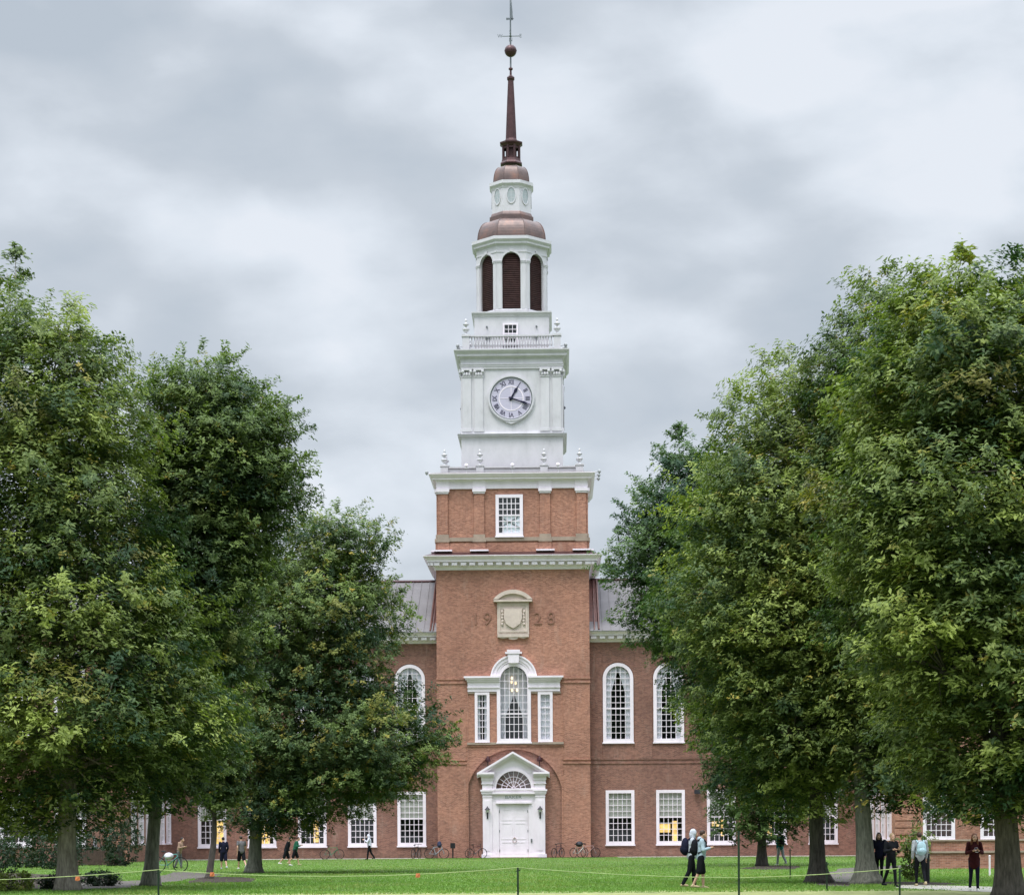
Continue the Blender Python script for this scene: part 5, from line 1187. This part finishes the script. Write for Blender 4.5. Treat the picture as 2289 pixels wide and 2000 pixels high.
def backpack(P, lab, mat, w=.16, dpt=.12, h=.25, side=0):
    root, ch, s = P; del root['_ch']; bpy.context.view_layer.update(); c = root.matrix_world @ (ch + Vector((side, -.20, -.06)))
    o = empty('backpack', c, root.rotation_euler.z); o.scale = (s, s, s); tag(o, lab, 'backpack', 'backpacks worn by people')
    blob('pack_body', [('e', (0, 0, 0), (w, dpt, h)), ('e', (0, -.01, -.08), (w * 1.02, dpt * 1.05, h * .7)), ('e', (0, -.09, -.09), (w * .75, dpt * .6, h * .42))], .014, mat, o, 3)
    for sd in (-1, 1):
        mb = MB(); mb.tube([(.10 * sd, .07, .18), (.115 * sd, .16, .255), (.12 * sd, .27, .235), (.12 * sd, .335, .15), (.13 * sd, .335, .02), (.14 * sd, .25, -.1), (.13 * sd, .08, -.18)], .022, 6); mb.build('strap', mat, o)
    return o
BLK = cloth('black_cloth', (.010, .011, .014)); NAVY = cloth('dark_navy_cloth', (.012, .013, .030)); PALEH = cloth('pale_grey_fleece', (.50, .53, .60)); BLUH = cloth('blue_grey_fleece', (.36, .46, .54)); MAR = cloth('maroon_cloth', (.045, .010, .013)); TEAL = cloth('teal_cloth', (.015, .16, .17)); TAN = cloth('tan_cloth', (.30, .20, .15)); GRYT = cloth('grey_cloth', (.13, .125, .13)); GRN = cloth('dark_green_cloth', (.02, .10, .06)); LILAC = cloth('lilac_white_fleece', (.62, .61, .72)); LT = cloth('light_cloth', (.34, .36, .38)); AQ = cloth('aqua_cloth', (.36, .52, .58))
HBR = plain('brown_hair', (.040, .020, .014), .5, var=.3, scale=12); HRED = plain('auburn_hair', (.14, .045, .018), .5, var=.35, scale=12); HBLK = plain('black_hair', (.012, .01, .01), .45); WSH = plain('white_shoe', (.66, .64, .60), .6); TSH = plain('tan_shoe', (.42, .33, .20), .7)
R90 = -PI / 2
p = person(1546, 1987.5, 1.73, R90, 'person in a pale grey hood walking behind a companion, dark trousers', PALEH, BLK, TSH, HBR, .17, 'swing', 'long', hood=True, topname='hoodie', Y=64.6); backpack(p, 'black backpack on the person with the pale grey hood up', NAVY, .17, .13, .27)
p = person(1567, 1988, 1.70, R90, 'dark haired person in a blue grey hoodie and black shorts, forearm raised', BLUH, BLK, TSH, HBR, .15, 'hold', 'shorts', topname='hoodie', Y=63.4); backpack(p, 'black backpack on the bareheaded person in the blue grey hoodie', BLK, .15, .12, .25)
p = person(2178, 1991.5, 1.56, PI, 'person with long auburn hair in a maroon jacket looking at a phone', MAR, NAVY, WSH, HRED, .12, 'hold', 'tight', longhair=True, female=True, topname='jacket', coat=.02); del p[0]['_ch']
o = empty('phone', p[0].matrix_world @ Vector((0, 0, 0))); bpy.context.view_layer.update(); o.location = p[0].matrix_world @ (p[1] + Vector((0, .32, -.05))); o.rotation_euler = (.6, 0, PI); tag(o, 'pale phone held by the person in the maroon jacket', 'phone')
mb = MB(); mb.box(-.038, .038, -.005, .005, -.075, .075); mb.build('phone_case', WHITE, o); mb = MB(); mb.box(-.034, .034, .005, .007, -.07, .07); mb.build('screen', IRON, o)
p = person(2057, 1980, 1.60, .1, 'person in black trousers walking away beside the thick bollard', LT, BLK, TSH, HBR, .2, 'swing', 'tight', topname='shirt'); backpack(p, 'large pale blue backpack on the person beside the bollard', AQ, .16, .11, .22)
p = person(1966, 1979, 1.60, 2.8, 'person in black half hidden by the flared oak trunk', NAVY, BLK, BLK, HBLK, .15, 'rest', 'tight', topname='jacket', longhair=True, Y=70.5); del p[0]['_ch']
p = person(1992, 1982, 1.58, -2.7, 'person in a black jacket and light hair right of the flared oak trunk', BLK, BLK, BLK, plain('fair_hair', (.28, .2, .11), .5), .2, 'hold', 'tight', topname='jacket'); del p[0]['_ch']
p = person(1745, 1933, 1.66, .5, 'person in a teal jacket and pale cap behind the free standing stake', TEAL, LT, WSH, HBR, .25, 'swing', 'long', topname='jacket', cap=WHITE); backpack(p, 'black backpack on the person in the teal jacket', BLK, side=-.08)
p = person(401, 1940, 1.58, R90 - .3, 'person in a tan jacket and grey trousers behind the teal bicycle', TAN, GRYT, BLK, HBLK, .15, 'hold', 'long', topname='jacket', slump=.5); del p[0]['_ch']
p = person(500, 1942, 1.60, .4, 'person in dark navy right of the thin young tree', NAVY, NAVY, LT, HBLK, .2, 'rest', 'shorts', topname='jacket'); del p[0]['_ch']
p = person(540, 1942, 1.66, .5, 'person in grey shirt and black shorts left of the elm trunk', GRYT, BLK, WSH, HBR, .3, 'swing', 'shorts', topname='shirt', sleeves=False); del p[0]['_ch']
p = person(640, 1934, 1.58, R90, 'person in black with white shoes right of the elm trunk', BLK, BLK, WSH, HBLK, .3, 'rest', 'shorts', topname='jacket', slump=.8); del p[0]['_ch']
p = person(660, 1933, 1.60, R90, 'person in a dark green top walking ahead of the one in black', GRN, BLK, TSH, HBR, .3, 'hold', 'shorts', topname='jacket', slump=.5); del p[0]['_ch']
p = person(826, 1919.5, 1.72, PI / 2, 'person in a white hood and black trousers before the ground floor window', LILAC, BLK, BLK, HBR, .22, 'hands_up', 'long', hood=True, topname='hoodie', Y=148); del p[0]['_ch']

# ---------------------------------------------------------------- sky, light, camera
w = bpy.data.worlds.new('World'); S.world = w; w.use_nodes = True; nt = w.node_tree; nt.nodes.clear()
SUN_EL, SUN_AZ = math.radians(66), math.radians(205)      # azimuth from +Y, clockwise: behind the camera, to the left
out = nt.nodes.new('ShaderNodeOutputWorld')
sky = N(nt, 'ShaderNodeTexSky'); sky.sky_type = 'NISHITA'; sky.sun_disc = False; sky.sun_elevation = SUN_EL; sky.sun_rotation = SUN_AZ
tc = N(nt, 'ShaderNodeTexCoord'); sp = N(nt, 'ShaderNodeSeparateXYZ'); nt.links.new(tc.outputs['Generated'], sp.inputs[0])
def mth(op, a, b=None):
    n = N(nt, 'ShaderNodeMath', operation=op)
    for i, v in enumerate((a, b)):
        if v is None: continue
        if hasattr(v, 'is_linked'): nt.links.new(v, n.inputs[i])
        else: n.inputs[i].default_value = v
    return n.outputs[0]
zc = mth('ADD', mth('MAXIMUM', sp.outputs[2], 0.0), .35)
cb = N(nt, 'ShaderNodeCombineXYZ'); nt.links.new(mth('DIVIDE', sp.outputs[0], zc), cb.inputs[0]); nt.links.new(mth('DIVIDE', sp.outputs[1], zc), cb.inputs[1])
mp = N(nt, 'ShaderNodeMapping'); mp.inputs['Rotation'].default_value = (0, .30, 0); mp.inputs['Scale'].default_value = (1.0, 1.0, 2.0); mp.inputs['Location'].default_value = (3.1, 1.7, 0); nt.links.new(tc.outputs['Generated'], mp.inputs[0])
n1 = N(nt, 'ShaderNodeTexNoise', i_Scale=7.5, i_Detail=3.5, i_Roughness=.42, i_Distortion=.15); nt.links.new(mp.outputs[0], n1.inputs['Vector'])
n5 = N(nt, 'ShaderNodeTexNoise', i_Scale=15.0, i_Detail=8.0, i_Roughness=.55, i_Distortion=.15); nt.links.new(mp.outputs[0], n5.inputs['Vector'])
val = mth('ADD', mth('MULTIPLY', mth('SUBTRACT', n1.outputs[0], .5), 2.3), mth('MULTIPLY', mth('SUBTRACT', n5.outputs[0], .5), 1.0))
def patch(px, py, rad, amt):                               # a lighter or darker bank of cloud in one direction of the sky
    global val
    d = Vector((*[(px - CX) / F], 1, (HY - py) / F)).normalized(); dp = N(nt, 'ShaderNodeVectorMath', operation='DOT_PRODUCT')
    nz = N(nt, 'ShaderNodeVectorMath', operation='NORMALIZE'); nt.links.new(tc.outputs['Generated'], nz.inputs[0]); nt.links.new(nz.outputs[0], dp.inputs[0]); dp.inputs[1].default_value = d
    ang = mth('ARCCOSINE', mth('MINIMUM', dp.outputs['Value'], 1.0)); ang = mth('ADD', ang, mth('MULTIPLY', mth('SUBTRACT', n1.outputs[0], .5), .10))
    mr = N(nt, 'ShaderNodeMapRange', interpolation_type='SMOOTHSTEP'); mr.inputs[1].default_value = rad / F; mr.inputs[2].default_value = rad / F * .1; mr.inputs[3].default_value = 0; mr.inputs[4].default_value = amt; nt.links.new(ang, mr.inputs[0])
    val = mth('ADD', val, mr.outputs[0])
for a in ((1750, 250, 620, .30), (2200, 330, 400, .18), (90, 330, 260, .26), (350, 390, 260, .24), (640, 540, 300, .40), (850, 570, 260, .36), (1330, 720, 220, .25), (700, 1050, 500, .18), (1300, 1000, 420, .16), (280, 130, 240, -.16), (560, 280, 300, -.18), (850, 380, 280, -.16), (1230, 60, 200, -.14), (1600, 500, 330, -.10), (200, 640, 300, -.10)): patch(*a)
r = ramp(nt, mth('ADD', val, .45), [(0.05, (0.3303, 0.3713, 0.4205)), (0.42, (0.3799, 0.4164, 0.4621)), (0.85, (0.4922, 0.5294, 0.5777)), (1.0, (0.5284, 0.5584, 0.6034))])
el = N(nt, 'ShaderNodeMapRange', interpolation_type='SMOOTHSTEP'); el.inputs[1].default_value = .40; el.inputs[2].default_value = .90; el.inputs[3].default_value = 1.0; el.inputs[4].default_value = 5.9; nt.links.new(sp.outputs[2], el.inputs[0])
b1 = N(nt, 'ShaderNodeBackground'); nt.links.new(r.outputs[0], b1.inputs[0]); nt.links.new(el.outputs[0], b1.inputs[1])
b2 = N(nt, 'ShaderNodeBackground', i_Strength=.10); nt.links.new(sky.outputs[0], b2.inputs[0])
mx = N(nt, 'ShaderNodeMixShader'); mx.inputs[0].default_value = .04; nt.links.new(b1.outputs[0], mx.inputs[1]); nt.links.new(b2.outputs[0], mx.inputs[2]); nt.links.new(mx.outputs[0], out.inputs[0])
sl_ = bpy.data.lights.new('sun', 'SUN'); sl_.energy = 1.5; sl_.angle = math.radians(18); sl_.color = (1, .95, .88); so = bpy.data.objects.new('sun', sl_); COL.objects.link(so)
sd = Vector((math.sin(SUN_AZ) * math.cos(SUN_EL), math.cos(SUN_AZ) * math.cos(SUN_EL), math.sin(SUN_EL))); so.rotation_euler = sd.to_track_quat('Z', 'Y').to_euler()
cam = bpy.data.cameras.new('camera'); cam.sensor_fit = 'HORIZONTAL'; cam.sensor_width = 36; cam.lens = 36 * F / 2289; cam.shift_y = (HY - 1000) / 2289; cam.clip_end = 4000; cam.clip_start = .5
co = bpy.data.objects.new('camera', cam); COL.objects.link(co); co.location = (0, 0, EYE); co.rotation_euler = (PI / 2, ROLL, 0); S.camera = co
S.view_settings.view_transform = 'Standard'; S.view_settings.look = 'None'; S.view_settings.exposure = 0.62; S.view_settings.gamma = 1.0
S.cycles.max_bounces = 8; S.cycles.transparent_max_bounces = 12; S.cycles.use_denoising = True
